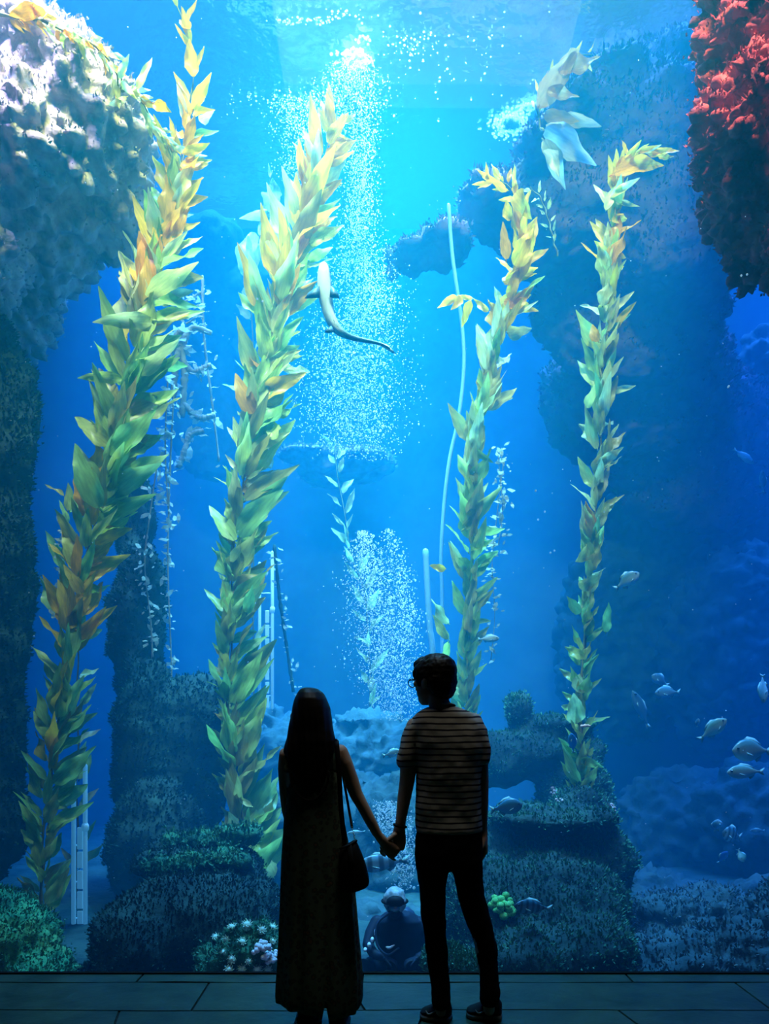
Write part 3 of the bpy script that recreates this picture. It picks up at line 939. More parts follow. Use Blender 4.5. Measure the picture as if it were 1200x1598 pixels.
SY = 7.6
spx = [(505, 409, 4, 4), (505, 414, 7.5, 7), (505.5, 425, 10, 9), (506, 440, 11.5, 10), (507, 455, 12, 11), (509, 470, 11, 10), (512, 485, 9.5, 9), (516, 498, 9, 8.5), (522, 510, 8.5, 8), (530, 518, 7, 7), (542, 524, 5.2, 5.5), (556, 529, 4, 4.6), (572, 532, 3.2, 3.8), (588, 535, 2.4, 3.2), (600, 539, 1.8, 3), (610, 545, 1.2, 3)]
so = P(508, 460, SY)
shark = empty('shark', so)
tag(shark, 'slender pale-bellied shark swimming upward through the bubbles, tail curved to the side', 'shark')
q = SY / F
rings, cen = [], []
pp = [P(x, y, SY + 0.15 * (y - 409) / 140) - so for x, y, _, _ in spx]
for k, (x, y, rw, rd) in enumerate(spx):
    t = (pp[min(k + 1, len(pp) - 1)] - pp[max(k - 1, 0)]).normalized()
    a = Vector((0, 1, 0))
    a = (a - t * a.dot(t)).normalized()
    b = t.cross(a)
    rings.append([pp[k] + b * (rw * q * math.cos(2 * math.pi * i / 20)) + a * (rd * q * math.sin(2 * math.pi * i / 20)) for i in range(20)])
mb = MB()
mb.rings(rings)
me = mb.mesh('body')
me = baked(me, 'body', [('SUBSURF', dict(levels=1, render_levels=1))])


def shark_tone(co):
    j = min(range(len(pp)), key=lambda i: (pp[i] - co).length)
    d = co - pp[j]
    belly = -d.y / (spx[j][3] * q)            # 1 = the belly that faces the hall
    side = d.x / (spx[j][2] * q)
    u = min(1, max(0, (belly - 0.25 * max(0, side) + 0.1) * 2.2))
    u *= max(0.0, min(1.0, (9.8 - j) / 3.5))
    dark, pale = Vector((0.012, 0.06, 0.11)), Vector((0.55, 0.56, 0.54))
    return dark.lerp(pale, u)


paint(me, shark_tone)
link('body', me, M_SHARK, shark)
for s, pts in ((-1, [(499, 446), (490, 450), (481, 457), (475, 466), (486, 465.5), (499, 465)]), (1, [(516, 446), (522, 450), (528, 457), (530, 466), (522, 465), (514, 464)])):
    link('pectoral_fin', fin_mesh('pectoral_fin', [P(x, y, SY - 0.01 + 0.02 * abs(x - 507) / 30) - so for x, y in pts], 0.014), M_FIN, shark)
link('pelvic_fin', fin_mesh('pelvic_fin', [P(x, y, SY - 0.02) - so for x, y in [(517, 508), (509, 514), (506, 519), (514, 520), (523, 518)]], 0.012), M_FIN, shark)
link('dorsal_fin', fin_mesh('dorsal_fin', [P(516, 485, SY + .05) - so, P(521, 494, SY + .2) - so, P(523, 503, SY + .16) - so, P(522, 503, SY + .05) - so], 0.012), M_FIN, shark)
link('tail_fin', fin_mesh('tail_fin', [P(x, y, SY + .16) - so for x, y in [(590, 533), (604, 538), (619, 552), (612, 551), (604, 546), (594, 540)]], 0.01), plain('shark_tail', (0.5, 0.55, 0.5), 0.5), shark)
for x in (499, 514):
    mb = MB()
    mb.ell(P(x, 425, SY + .02) - so, (.012, .012, .016), 8)
    link('eye', mb.mesh('eye'), M_EYE, shark)

M_FISHFIN = plain('fish_fin', (0.30, 0.48, 0.45), 0.5)


def fish(px, py, Y, length, head_deg, label, deep=0.36, back=(0.10, 0.26, 0.28), belly=(0.62, 0.74, 0.66), stripes=None, yaw=15, group='fish by the right hand reef', name='fish', flip=False, tail=True):
    """side-on fish: length in pixels, head_deg its heading in the picture (0 = right, 90 = up)"""
    ln = length * Y / F
    o0 = P(px, py, Y)
    root = empty(name, o0)
    tag(root, label, 'fish', group)
    prof = [(0.0, .03), (.03, .25), (.09, .55), (.18, .82), (.3, 1), (.42, .98), (.55, .8), (.67, .52), (.76, .27), (.82, .17), (.86, .18)]
    hd = R(head_deg)
    ax = Vector((math.cos(hd), 0, math.sin(hd)))
    ax = (ax + Vector((0, math.sin(R(yaw)) * -1, 0))).normalized()
    upv = Vector((-math.sin(hd), 0, math.cos(hd)))
    if upv.z < 0 or flip:
        upv = -upv
    sd = ax.cross(upv).normalized()
    upv = sd.cross(ax).normalized()
    H = ln * deep / 2

    def pt(t, v, s=0):
        return ax * ((0.5 - t) * ln) + upv * v + sd * s
    rings = []
    for t, h in prof:
        off = 0.05 * H * (1 if t > .1 else 0)
        rings.append([pt(t, math.sin(2 * math.pi * i / 14) * h * H + off, math.cos(2 * math.pi * i / 14) * h * H * 0.42) for i in range(14)])
    mb = MB()
    mb.rings(rings)
    me = mb.mesh('body')

    def tone(co):
        v = co.dot(upv) / H
        t = 0.5 - co.dot(ax) / ln
        u = min(1, max(0, 0.5 - v * 0.9))
        c = Vector(back).lerp(Vector(belly), u)
        if stripes:
            if math.sin(t * stripes * 2 * math.pi) > 0.1:
                c = c * 0.3
        if t < .2:
            c = c * 0.85
        return c
    if stripes:
        me = baked(me, 'body', [('SUBSURF', dict(levels=2, render_levels=2))])
    paint(me, tone)
    link('body', me, M_FISH, root)
    if tail:
        link('tail_fin', fin_mesh('tail_fin', [pt(.84, .16 * H), pt(.93, .42 * H), pt(1.0, .62 * H), pt(.95, 0), pt(1.0, -.58 * H), pt(.93, -.38 * H), pt(.84, -.16 * H)], 0.004 * ln, sd), M_FISHFIN, root)
    link('dorsal_fin', fin_mesh('dorsal_fin', [pt(.25, .95 * H), pt(.36, 1.28 * H), pt(.55, 1.12 * H), pt(.72, .6 * H), pt(.7, .35 * H), pt(.45, .85 * H)], 0.006 * ln, sd), M_FISHFIN, root)
    link('anal_fin', fin_mesh('anal_fin', [pt(.55, -.72 * H), pt(.62, -1.0 * H), pt(.74, -.45 * H), pt(.7, -.3 * H)], 0.005 * ln, sd), M_FISHFIN, root)
    for s in (-1, 1):
        link('pectoral_fin', fin_mesh('pectoral_fin', [pt(.27, -.1 * H, s * .42 * H), pt(.4, -.32 * H, s * .62 * H), pt(.42, -.5 * H, s * .6 * H), pt(.3, -.38 * H, s * .44 * H)], 0.004 * ln, sd), M_FISHFIN, root)
        mb = MB()
        mb.ell(pt(.1, .2 * H, s * .25 * H), (.028 * ln,) * 3, 8)
        link('eye', mb.mesh('eye'), M_EYE, root)
    return root


FB = (0.07, 0.22, 0.28)
fish(978, 907, 7.8, 44, 35, 'pale fish swimming alone up to the right beside the slender right kelp', .5, belly=(.7, .85, .75))
fish(1112, 1139, 7.4, 52, 42, 'greenish silver fish slanting up above the two fish near the right edge', .44, back=(.16, .36, .3), belly=(.75, .85, .7))
fish(1174, 1172, 7.0, 74, 178, 'deep bodied silvery fish near the right edge, upper of two', .48)
fish(1164, 1205, 6.9, 70, 180, 'slender pale fish just below the deep bodied silvery fish', .32, back=(.2, .42, .4))
fish(1042, 1081, 8.2, 46, 182, 'blue fish with a raised tail, lower of the pair right of the kelp', .42, FB, (.3, .5, .6))
fish(1030, 1062, 8.5, 34, 150, 'blue fish partly behind another one, upper of the pair right of the kelp', .5, FB, (.3, .5, .6))
fish(1191, 1074, 7.6, 48, -95, 'fish hanging head down at the right edge', .32, FB, (.35, .55, .6))
fish(1160, 712, 9.6, 40, -45, 'small faint fish high on the right side', .3, FB, (.3, .5, .6))
fish(1190, 752, 9.6, 36, 100, 'faint fish pointing up at the right edge, above the reef wall', .3, FB, (.3, .5, .6))
fish(1119, 1288, 7.9, 20, 90, 'small round pale fish above the spotted fish', .8, FB, (.45, .65, .65))
fish(1142, 1303, 7.8, 36, 165, 'round spotted fish at lower right', .72, FB, (.5, .7, .68), stripes=5)
fish(1182, 1296, 8.0, 28, 178, 'thin faint fish right of the round spotted fish', .24, FB, (.3, .5, .6))
fish(1156, 1335, 7.8, 22, -70, 'small greenish fish below the round spotted fish', .6, (.1, .3, .2), (.5, .8, .6))
fish(1128, 1338, 7.9, 24, 60, 'small bright blue fish low on the right', .5, (.02, .15, .45), (.1, .4, .8))
fish(1089, 1128, 8.2, 14, 90, 'tiny pale fish left of the greenish silver fish', .5, FB, (.4, .6, .6))
fish(790, 1260, 6.0, 52, 12, 'blue fish with arched back close to the right side of the man', .5, (.04, .2, .3), (.2, .42, .5))
fish(832, 1416, 5.6, 66, 172, 'striped dark fish resting on the reef to the right of the legs of the man', .36, (.03, .14, .2), (.15, .35, .4), stripes=7, group=None)
fish(598, 1347, 6.2, 86, 184, 'banded fish passing under the joined hands of the couple', .34, (.2, .42, .5), (.5, .75, .8), stripes=5, group=None)
fish(556, 1299, 7.0, 30, 184, 'small pale fish between the bag and the joined hands', .22, (.3, .5, .5), (.7, .9, .9), group=None)
fish(612, 1176, 6.8, 32, 15, 'small pale fish peeking out by the sleeve of the man', .4, (.2, .4, .45), (.6, .8, .8), group=None)
fish(762, 997, 7.9, 34, 2, 'small pale fish in front of the dead scraps right of the man', .36, (.4, .5, .45), (.8, .85, .7), group=None)
fish(893, 1160, 7.0, 34, 100, 'blue fish upright beside the foot of the right kelp', .4, (.02, .16, .42), (.05, .32, .62), group=None)
fish(1000, 1108, 8.6, 70, 118, 'large faint fish in the haze behind the right kelp', .24, FB, (.22, .42, .52), group=None)

# ------------------------------------------------------------------ growths on the rocks
dg = bpy.context.evaluated_depsgraph_get()
dg.update()
EYEV = Vector((0, 0, EYE))


ROCKS = [o for o in bpy.data.objects if o.name.startswith('rock')]


def seat(px, py):
    """nearest rock or bed surface along the sight line, and its normal"""
    d = (P(px, py, 6.0) - EYEV).normalized()
    best = None
    for o in ROCKS:
        iv = o.matrix_world.inverted()
        ok, loc, nr, _ = o.ray_cast(iv @ (EYEV + d * 4.6), d)
        if ok:
            wl = o.matrix_world @ loc
            if best is None or wl.y < best[0].y:
                best = (wl, nr.copy())
    return best



M_ANEM = noisy('anemone_pale_green', (0.55, 0.85, 0.58), (0.80, 0.97, 0.80), 8, 0.7)
M_WHITE = noisy('coral_white', (0.75, 0.72, 0.72), (0.92, 0.86, 0.86), 12, 0.8)
M_PEACH = noisy('sponge_peach', (0.75, 0.36, 0.25), (0.9, 0.5, 0.36), 8, 0.8)
M_PINK = noisy('sponge_pink', (0.45, 0.32, 0.36), (0.62, 0.46, 0.48), 8, 0.8)
M_GREENG = noisy('anemone_green', (0.08, 0.45, 0.10), (0.25, 0.75, 0.22), 8, 0.7)


def anemone_meshes(seed, nten=16):
    r = random.Random(seed)
    mb = MB()
    mb.tube([(0, 0, -.35), (0, 0, .1), (0, 0, .35)], [.75, .62, .7], 12)
    for k in range(nten):
        a = 2 * math.pi * k / nten + r.uniform(-.1, .1)
        rr = .35 if k % 2 else .6
        p0 = Vector((math.cos(a) * rr, math.sin(a) * rr, .35))
        p1 = p0 + Vector((math.cos(a) * .2, math.sin(a) * .2, r.uniform(.25, .4)))
        p2 = p1 + Vector((math.cos(a + .5) * .25, math.sin(a + .5) * .25, r.uniform(.05, .25)))
        mb.tube([p0, p1, p2], [.11, .1, .06], 5)
    return mb.mesh('sea_anemone')


ANEM = [link_mat(anemone_meshes(s), M_ANEM) for s in (1, 2, 3)]


def on_rock(px, py, me, rad_px, name, label, cat, group=None, mat=None, lift=0.2):
    s = seat(px, py)
    if s is None:
        return None
    loc, nr = s
    o = bpy.data.objects.new(name, me if mat is None else me.copy())
    if mat is not None:
        o.data.materials.clear()
        o.data.materials.append(mat)
    COL.objects.link(o)
    rad = rad_px * loc.y / F
    nr = (nr + Vector((0, -0.3, 0.5))).normalized()
    o.rotation_mode = 'QUATERNION'
    o.rotation_quaternion = nr.to_track_quat('Z', 'Y')
    o.scale = (rad, rad, rad)
    o.location = loc + nr * rad * lift
    tag(o, label, cat, group)
    return o


AROWS = [('top', [(363, 1451, 8), (385, 1447, 9), (407, 1453, 8), (424, 1451, 8)]), ('second', [(337, 1465, 7), (355, 1466, 7), (377, 1473, 8), (425, 1470, 6)]),
         ('third', [(349, 1488, 5), (364, 1497, 8), (388, 1500, 6)]), ('lowest', [(358, 1514, 8), (379, 1513, 8), (400, 1514, 8), (419, 1513, 8)])]
k = 0
for row, spots in AROWS:
    for nth, (x, y, s) in zip(('first', 'second', 'third', 'fourth'), spots):
        on_rock(x, y, ANEM[k % 3], s, 'sea_anemone', f'pale green anemone, {nth} from the left in the {row} row beside the dress', 'anemone', 'pale anemones at the bottom left')
        k += 1


def lumpy(seed, n, name, flat=0.7, rad=(.18, .34)):
    r = random.Random(seed)
    mb = MB()
    for k in range(n):
        a, q_ = r.uniform(0, 6.28), r.uniform(0, .75) ** .5
        mb.ell((math.cos(a) * q_, math.sin(a) * q_, flat * (1 - q_) * r.uniform(.5, 1)), (r.uniform(*rad),) * 3, 8)
    return mb.mesh(name)


CORAL = [lumpy(s, 26, 'coral') for s in (1, 2)]
on_rock(407, 1484, CORAL[0], 17, 'coral', 'white and pink coral clump beside the hem of the dress', 'coral', None, M_WHITE)
on_rock(424, 1496, CORAL[1], 14, 'coral', 'smaller white coral clump between the pink coral and the dress', 'coral', None, M_WHITE)
on_rock(785, 1416, CORAL[1], 22, 'sea_anemone', 'bright green anemone beside the knee of the man', 'anemone', None, M_GREENG)
on_rock(866, 1238, lumpy(4, 9, 'sponge'), 11, 'sponge', 'upper of two dull pink sponges on the right reef mound', 'sponge', None, M_PINK)
on_rock(872, 1252, lumpy(6, 7, 'sponge'), 8, 'sponge', 'lower of two dull pink sponges on the right reef mound', 'sponge', None, M_PINK)
on_rock(953, 1262, lumpy(5, 9, 'sponge'), 9, 'sponge', 'pale sponge at the right shoulder of the reef mound', 'sponge', None, M_PINK)
pc = lumpy(9, 8, 'coral', .3)
o = link('coral', pc, M_PEACH, None, P(914, 1134, 7.05))
o.scale = (.06, .06, .06)
tag(o, 'small peach coloured coral lump among the lower blades of the right kelp', 'coral')

# turf of short algae tufts that roughens the reef
M_TURF = noisy('algae_turf', (0.03, 0.16, 0.10), (0.10, 0.30, 0.16), 6, 0.9)
M_TURFP = noisy('algae_crust_pale', (0.22, 0.24, 0.28), (0.5, 0.42, 0.44), 6, 0.9)


def turf(rk, n, size, mat, seed, label=None, up=0.1, low=None):
    """short ragged tufts all over one rock, a part of that rock"""
    r = np.random.default_rng(seed)
    me = rk.data
    nv = len(me.vertices)
    co = np.empty(nv * 3, np.float32)
    no = np.empty(nv * 3, np.float32)
    me.vertices.foreach_get('co', co)
    me.vertices.foreach_get('normal', no)
    co, no = co.reshape(-1, 3), no.reshape(-1, 3)
    ok = np.where((no[:, 1] < 0.45) & (no[:, 2] > up - 0.6 * r.random(nv)))[0]
    if len(ok) == 0:
        return
    ids = r.choice(ok, n)
    V, Fc = [], []
    for i in ids:
        q_ = Vector(no[i])
        p = Vector(co[i]) + Vector(r.normal(0, .035, 3)).cross(q_)
        s = size * r.uniform(.5, 1.3)
        for _ in range(2):
            a = Vector(r.normal(0, 1, 3)).cross(q_).normalized() * s * .45
            tip = p + q_ * s * r.uniform(.5, 1.1) + Vector(r.normal(0, 1, 3)) * s * .4 + Vector((0, 0, s * .3))
            b0 = p - q_ * s * .2
            k = len(V)
            V += [b0 - a, b0 + a, (b0 + a * 1.3 + tip) / 2 + q_ * .1 * s, tip, (b0 - a * 1.2 + tip) / 2]
            Fc += [(k, k + 1, k + 2, k + 4), (k + 4, k + 2, k + 3)]
    o = link('algae_turf', mesh('algae_turf', V, Fc), mat, rk)
    o['kind'] = 'stuff'


M_TURFPK = noisy('algae_crust_pink', (0.05, 0.05, 0.10), (0.22, 0.10, 0.18), 3, 0.9)
M_TURFB = noisy('algae_crust_blue', (0.05, 0.1, 0.12), (0.16, 0.24, 0.24), 4, 0.9)
M_TURFD = noisy('algae_turf_shaded', (0.008, 0.035, 0.03), (0.035, 0.1, 0.07), 6, 0.9)  # darker copy of the turf with shade put into its colour

RK = {o['label']: o for o in ROCKS if 'label' in o}
for lb, n, s, mt in (('big overgrown reef mound to the right of the man', 9000, .028, M_TURF), ('low bright green rock in the bottom left corner of the tank', 3500, .022, M_TURF),
                     ('broad dark stepped rock on the tank bed left of the woman', 6000, .024, M_TURFD), ('dark teal rock pillar rising between the two left kelp plants', 6000, .035, M_TURFD),
                     ('tall dark rock face filling the left edge behind the yellow-green kelp', 8000, .04, M_TURFD), ('pale lumpy crusted rock bulging out at the top left of the tank', 8000, .032, M_TURFP),
                     ('low mottled reef slope along the bottom right of the tank', 4000, .03, M_TURFB), ('green overgrown ledge at the foot of the second kelp, upper of two', 1200, .03, M_TURF), ('green overgrown ledge at the foot of the second kelp, lower of two', 1200, .03, M_TURF), ('low green rock covered with pale anemones left of the dress', 1500, .024, M_TURF), ('small dark rock beside the diver', 2200, .022, M_TURF), ('small flat rock at the foot of the leaning left kelp', 1500, .022, M_TURFD),
                     ('hazy purple rock arch sloping down from the upper right', 9000, .05, M_TURFPK), ('thin pale ledge in the haze under the main bubble plume', 900, .05, M_TURFP),
                     ('knobbly red crusted rock column hanging in the top right corner', 7000, .03, M_ROCK_RED)):
    turf(RK[lb], int(n * 1.6), s * .68, mt, len(lb))

# ------------------------------------------------------------------ bubbles
m, nt, out = nodemat('air_bubble')
df = N(nt, 'ShaderNodeBsdfDiffuse')
df.inputs[0].default_value = (0.95, 0.95, 0.95, 1)
tl = N(nt, 'ShaderNodeBsdfTranslucent')
tl.inputs[0].default_value = (0.95, 0.95, 0.95, 1)
gl = N(nt, 'ShaderNodeBsdfGlossy', i_Roughness=0.1)
mx = N(nt, 'ShaderNodeMixShader', i_0=0.6)
L(nt, df.outputs[0], mx.inputs[1])
L(nt, tl.outputs[0], mx.inputs[2])
m2 = N(nt, 'ShaderNodeMixShader', i_0=0.1)
L(nt, mx.outputs[0], m2.inputs[1])
L(nt, gl.outputs[0], m2.inputs[2])
tp = N(nt, 'ShaderNodeBsdfTransparent')
m3 = N(nt, 'ShaderNodeMixShader', i_0=0.62)
L(nt, tp.outputs[0], m3.inputs[1])
L(nt, m2.outputs[0], m3.inputs[2])
L(nt, m3.outputs[0], out.inputs[0])
M_BUB = m
M_FOAM = m.copy()
M_FOAM.name = 'surface_foam'
for nd in M_FOAM.node_tree.nodes:
    if nd.type == 'MIX_SHADER' and abs(nd.inputs[0].default_value - 0.62) < .01:
        nd.inputs[0].default_value = 0.3
bm = bmesh.new()
bmesh.ops.create_icosphere(bm, subdivisions=1, radius=1)
ICO_V = np.array([v.co[:] for v in bm.verts])
ICO_F = np.array([[v.index for v in f.verts] for f in bm.faces])
bm.free()


def bubbles(name, pts, rads, label, mat=None, flat=1.0, cat='bubbles'):
    pts = np.array(pts)
    rads = np.array(rads)
    o0 = pts.mean(0)
    vs_ = (ICO_V[None] * rads[:, None, None] * np.array([1, 1, flat])[None, None]) + (pts - o0)[:, None]
    fs = ICO_F[None] + (np.arange(len(pts)) * len(ICO_V))[:, None, None]
    me = mesh(name, vs_.reshape(-1, 3), fs.reshape(-1, 3).tolist())
    o = link(name, me, mat or M_BUB, None, Vector(o0))
    tag(o, label, cat, None, 'stuff')
    return o


def plume(name, lanes, n, Y, label, rmin, rmax, depth=0.35, big=0.02):
    """lanes: list of tables [(py, px, spread, weight)]"""
    pts, rads = [], []
    for tab, share in lanes:
        k = 0
        while k < n * share:
            py = rng.uniform(tab[0][0], tab[-1][0])
            x, s, w_ = lerp_table(tab, py)
            if rng.random() > w_:
                continue
            k += 1
            px = x + float(np.clip(rng.normal(0, s * 0.55), -s * 2.2, s * 2.2))
            y = Y + rng.normal(0, depth)
            pts.append(P(px, py, y)[:])
            rads.append((rng.uniform(rmin, rmax) if rng.random() > big else rng.uniform(rmax, rmax * 2)))
    return bubbles(name, pts, rads, label)


plume('bubble_plume', [([(92, 550, 20, .9), (130, 548, 52, .9), (170, 555, 45, .55), (220, 565, 26, .5), (300, 562, 26, .5), (380, 560, 34, .6), (450, 578, 46, .8), (520, 560, 70, .9), (600, 550, 76, 1), (650, 552, 72, .9), (690, 558, 60, .5), (720, 560, 50, .2)], .8),
                       ([(150, 480, 60, 1), (180, 475, 45, 1), (220, 470, 36, .6), (290, 466, 30, .25)], .12),
                       ([(400, 520, 40, .4), (700, 520, 70, .3)], .08)], 12500, 9.2, 'tall column of fine bubbles rising through the middle of the tank', .0035, .0085, big=.03)
plume('bubble_plume', [([(828, 566, 8, .6), (860, 572, 26, .7), (900, 580, 42, .8), (950, 592, 50, 1), (1000, 603, 50, 1), (1060, 612, 46, .9), (1100, 618, 34, .7), (1125, 622, 24, .3)], .86),
                       ([(826, 606, 8, .8), (850, 612, 14, .4), (890, 626, 18, .6), (950, 634, 20, .6), (1010, 640, 16, .4)], .14)], 5200, 8.6, 'lower bubble plume slanting up from behind the man', .0035, .008, .3, .04)
plume('bubble_plume', [([(1250, 606, 22, .8), (1290, 612, 34, 1), (1330, 632, 26, .8), (1390, 628, 20, .3)], 1.0)], 1300, 6.6, 'small bubble trail above the diver between the couple', .003, .008, .15, .05)
# foam where the plumes break the surface
SP = lambda px, py: P(px, py, (SURF - EYE) * F / (HOR - py))
pts, rads = [], []
for cx, cy_, sx, sy, n in ((552, 84, 17, 7, 130), (566, 58, 9, 2, 25), (560, 95, 22, 4, 60)):
    for _ in range(n):
        p = SP(cx + rng.normal(0, sx * .6), cy_ + rng.normal(0, sy * .8))
        pts.append((p.x, p.y, SURF - rng.uniform(.0, .04)))
        rads.append(rng.uniform(.012, .028))
bubbles('surface_foam', pts, rads, 'bright white foam patch where the main bubble plume breaks the surface', M_FOAM, .6, 'foam')
pts, rads = [], []
for cx, cy_, sx, sy, n in ((800, 190, 20, 14, 520), (826, 165, 16, 8, 120), (790, 196, 30, 18, 200)):
    for _ in range(n):
        p = SP(cx + rng.normal(0, sx * .5), cy_ + rng.normal(0, sy * .5))
        pts.append((p.x, p.y, SURF - rng.uniform(.0, .04)))
        rads.append(rng.uniform(.008, .026))
bubbles('surface_foam', pts, rads, 'pale foam patch at the surface beside the rock arch', M_FOAM, .6, 'foam')
pts, rads = [], []
for cx, cy_, sx, sy, n in ((470, 28, 24, 2, 70), (640, 70, 24, 12, 60), (540, 20, 20, 6, 30), (455, 155, 70, 14, 120), (700, 90, 60, 40, 60)):
    for _ in range(n):
        p = SP(cx + rng.normal(0, sx), max(4, cy_ + rng.normal(0, sy)))
        pts.append((p.x, p.y, SURF - rng.uniform(.0, .06)))
        rads.append(rng.uniform(.006, .018))
bubbles('surface_foam', pts, rads, 'thin scattered streaks of foam along the water surface', None, .5, 'foam')
pts, rads = [], []
for _ in range(420):
    Y = rng.uniform(5.2, 10)
    pts.append(P(rng.uniform(-20, 1220), rng.uniform(20, 1500), Y)[:])
    rads.append(rng.uniform(.002, .0055))
for cx, cy_ in ((408, 470), (836, 764), (845, 798), (860, 860), (1160, 430), (1135, 600)):
    for _ in range(2):
        pts.append(P(cx + rng.normal(0, 4), cy_ + rng.normal(0, 4), 6)[:])
        rads.append(.009)
bubbles('drifting_specks', pts, rads, 'tiny pale specks drifting everywhere in the water', None, 1.0, 'specks')

# ------------------------------------------------------------------ people
M_SKIN = noisy('skin', (0.50, 0.31, 0.22), (0.56, 0.36, 0.26), 5, 0.55)
M_HAIR = noisy('hair_black', (0.006, 0.005, 0.005), (0.015, 0.012, 0.011), 30, 0.5)
M_TROUSER = noisy('trousers_black', (0.006, 0.006, 0.008), (0.012, 0.012, 0.015), 20, 0.95, spec=0.05)
M_SHOE = plain('shoe_black', (0.012, 0.011, 0.012), 0.7, .2)
M_SOLE = plain('shoe_sole_pale', (0.16, 0.17, 0.15), 0.7)
M_MARK = plain('shoe_mark_pale', (0.40, 0.36, 0.28), 0.6)
M_BLACK = plain('black_leather', (0.008, 0.008, 0.009), 0.6, .15)
M_METAL = plain('metal_grey', (0.35, 0.35, 0.36), 0.35, .5, 1.0)

# thin dark lines on a greyish shirt
m, nt, out = nodemat('striped_cotton')
tc = N(nt, 'ShaderNodeTexCoord')
sp = N(nt, 'ShaderNodeSeparateXYZ')
L(nt, tc.outputs['Object'], sp.inputs[0])
nz = N(nt, 'ShaderNodeTexNoise', i_Scale=5.0, i_Detail=2.0)
L(nt, tc.outputs['Object'], nz.inputs['Vector'])
ma = N(nt, 'ShaderNodeMath', operation='MULTIPLY_ADD')
ma.inputs[1].default_value = 0.02
L(nt, nz.outputs[0], ma.inputs[0])
L(nt, sp.outputs['Z'], ma.inputs[2])
mo = N(nt, 'ShaderNodeMath', operation='PINGPONG')
mo.inputs[1].default_value = 0.0142
L(nt, ma.outputs[0], mo.inputs[0])
dv = N(nt, 'ShaderNodeMath', operation='DIVIDE')
dv.inputs[1].default_value = 0.0142
L(nt, mo.outputs[0], dv.inputs[0])
b = N(nt, 'ShaderNodeBsdfPrincipled', i_Roughness=0.9)
b.inputs['Specular IOR Level'].default_value = 0.1
L(nt, ramp(nt, dv.outputs[0], [(0.0, (0.03, 0.03, 0.04)), (0.24, (0.03, 0.03, 0.04)), (0.34, (0.42, 0.40, 0.36)), (1.0, (0.42, 0.40, 0.36))]), b.inputs['Base Color'])
L(nt, b.outputs[0], out.inputs[0])
M_SHIRT = m

# dark dress with a small scattered print
m, nt, out = nodemat('printed_dress')
tc = N(nt, 'ShaderNodeTexCoord')
vo = N(nt, 'ShaderNodeTexVoronoi', i_Scale=38.0)
L(nt, tc.outputs['Object'], vo.inputs['Vector'])
nz = N(nt, 'ShaderNodeTexNoise', i_Scale=24.0, i_Detail=4.0)
L(nt, tc.outputs['Object'], nz.inputs['Vector'])
ad = N(nt, 'ShaderNodeMath', operation='ADD')
L(nt, vo.outputs['Distance'], ad.inputs[0])
L(nt, nz.outputs[0], ad.inputs[1])
b = N(nt, 'ShaderNodeBsdfPrincipled', i_Roughness=0.9)
b.inputs['Specular IOR Level'].default_value = 0.1
L(nt, ramp(nt, ad.outputs[0], [(0.55, (0.16, 0.10, 0.07)), (0.72, (0.06, 0.075, 0.06)), (0.85, (0.05, 0.065, 0.055)), (1.0, (0.10, 0.14, 0.10))]), b.inputs['Base Color'])
L(nt, b.outputs[0], out.inputs[0])
M_DRESS = m


class Fig:
    """shapes given by their outline in pixels at the depth the figure stands"""

    def __init__(self, Y, o):
        self.Y, self.o = Y, o

    def p(self, px, py, dy=0.0):
        return P(px, py, self.Y + dy) - self.o

    def trunk(self, mb, rows, n=28, pw=2.4):
        """rows: (py, left px, right px, depth radius m, depth offset m)"""
        rings = []
        for py, xl, xr, dr, dy in rows:
            c = self.p((xl + xr) / 2, py, dy)
            rx = (xr - xl) / 2 * self.Y / F
            rg = []
            for i in range(n):
                a = 2 * math.pi * i / n
                ca, sa = math.cos(a), math.sin(a)
                e = 2 / pw
                rg.append(c + Vector((rx * math.copysign(abs(ca) ** e, ca), dr * math.copysign(abs(sa) ** e, sa), 0)))
            rings.append(rg)
        if rings[0][0].z > rings[-1][0].z:
            rings = rings[::-1]
        mb.rings(rings)

    def limb(self, mb, rows, n=16):
        """rows: (px, py, half width px, depth radius m, depth offset m)"""
        pts = [self.p(x, y, dy) for x, y, _, _, dy in rows]
        rad = [(w * self.Y / F, d) for _, _, w, d, _ in rows]
        mb.tube(pts, rad, n)


def head(mb, c, yaw, s=1.0, pitch=0.0):
    """skull, jaw, nose, lips, brows, ears around c (head centre); faces +Y turned by yaw about Z (left = positive)"""
    rot = Matrix.Rotation(yaw, 3, 'Z') @ Matrix.Rotation(pitch, 3, 'X')

    def q(x, y, z):
        return c + rot @ Vector((x * s, y * s, z * s))
    E = lambda x, y, z, rx, ry, rz, k=14: mb.ell(q(x, y, z), (rx * s, ry * s, rz * s), k, rot)
    E(0, -.012, .03, .077, .096, .088, 18)
    E(0, .035, -.035, .062, .062, .08, 16)
    E(0, .05, -.082, .04, .045, .034)
    E(0, .07, -.098, .02, .018, .016)
    E(0, .083, .03, .06, .02, .022)
    E(0, .098, -.018, .012, .016, .03, 10)
    E(0, .108, -.034, .015, .012, .011, 10)
    E(0, .093, -.062, .024, .01, .007, 10)
    E(0, .09, -.074, .02, .01, .007, 10)
    for sx in (-1, 1):
        E(sx * .036, .075, -.012, .022, .02, .018, 10)
        E(sx * .03, .085, .008, .015, .011, .01, 10)
        E(sx * .077, -.006, -.012, .010, .022, .034, 12)
        E(sx * .083, -.014, .0, .008, .016, .02, 10)
    return q, rot


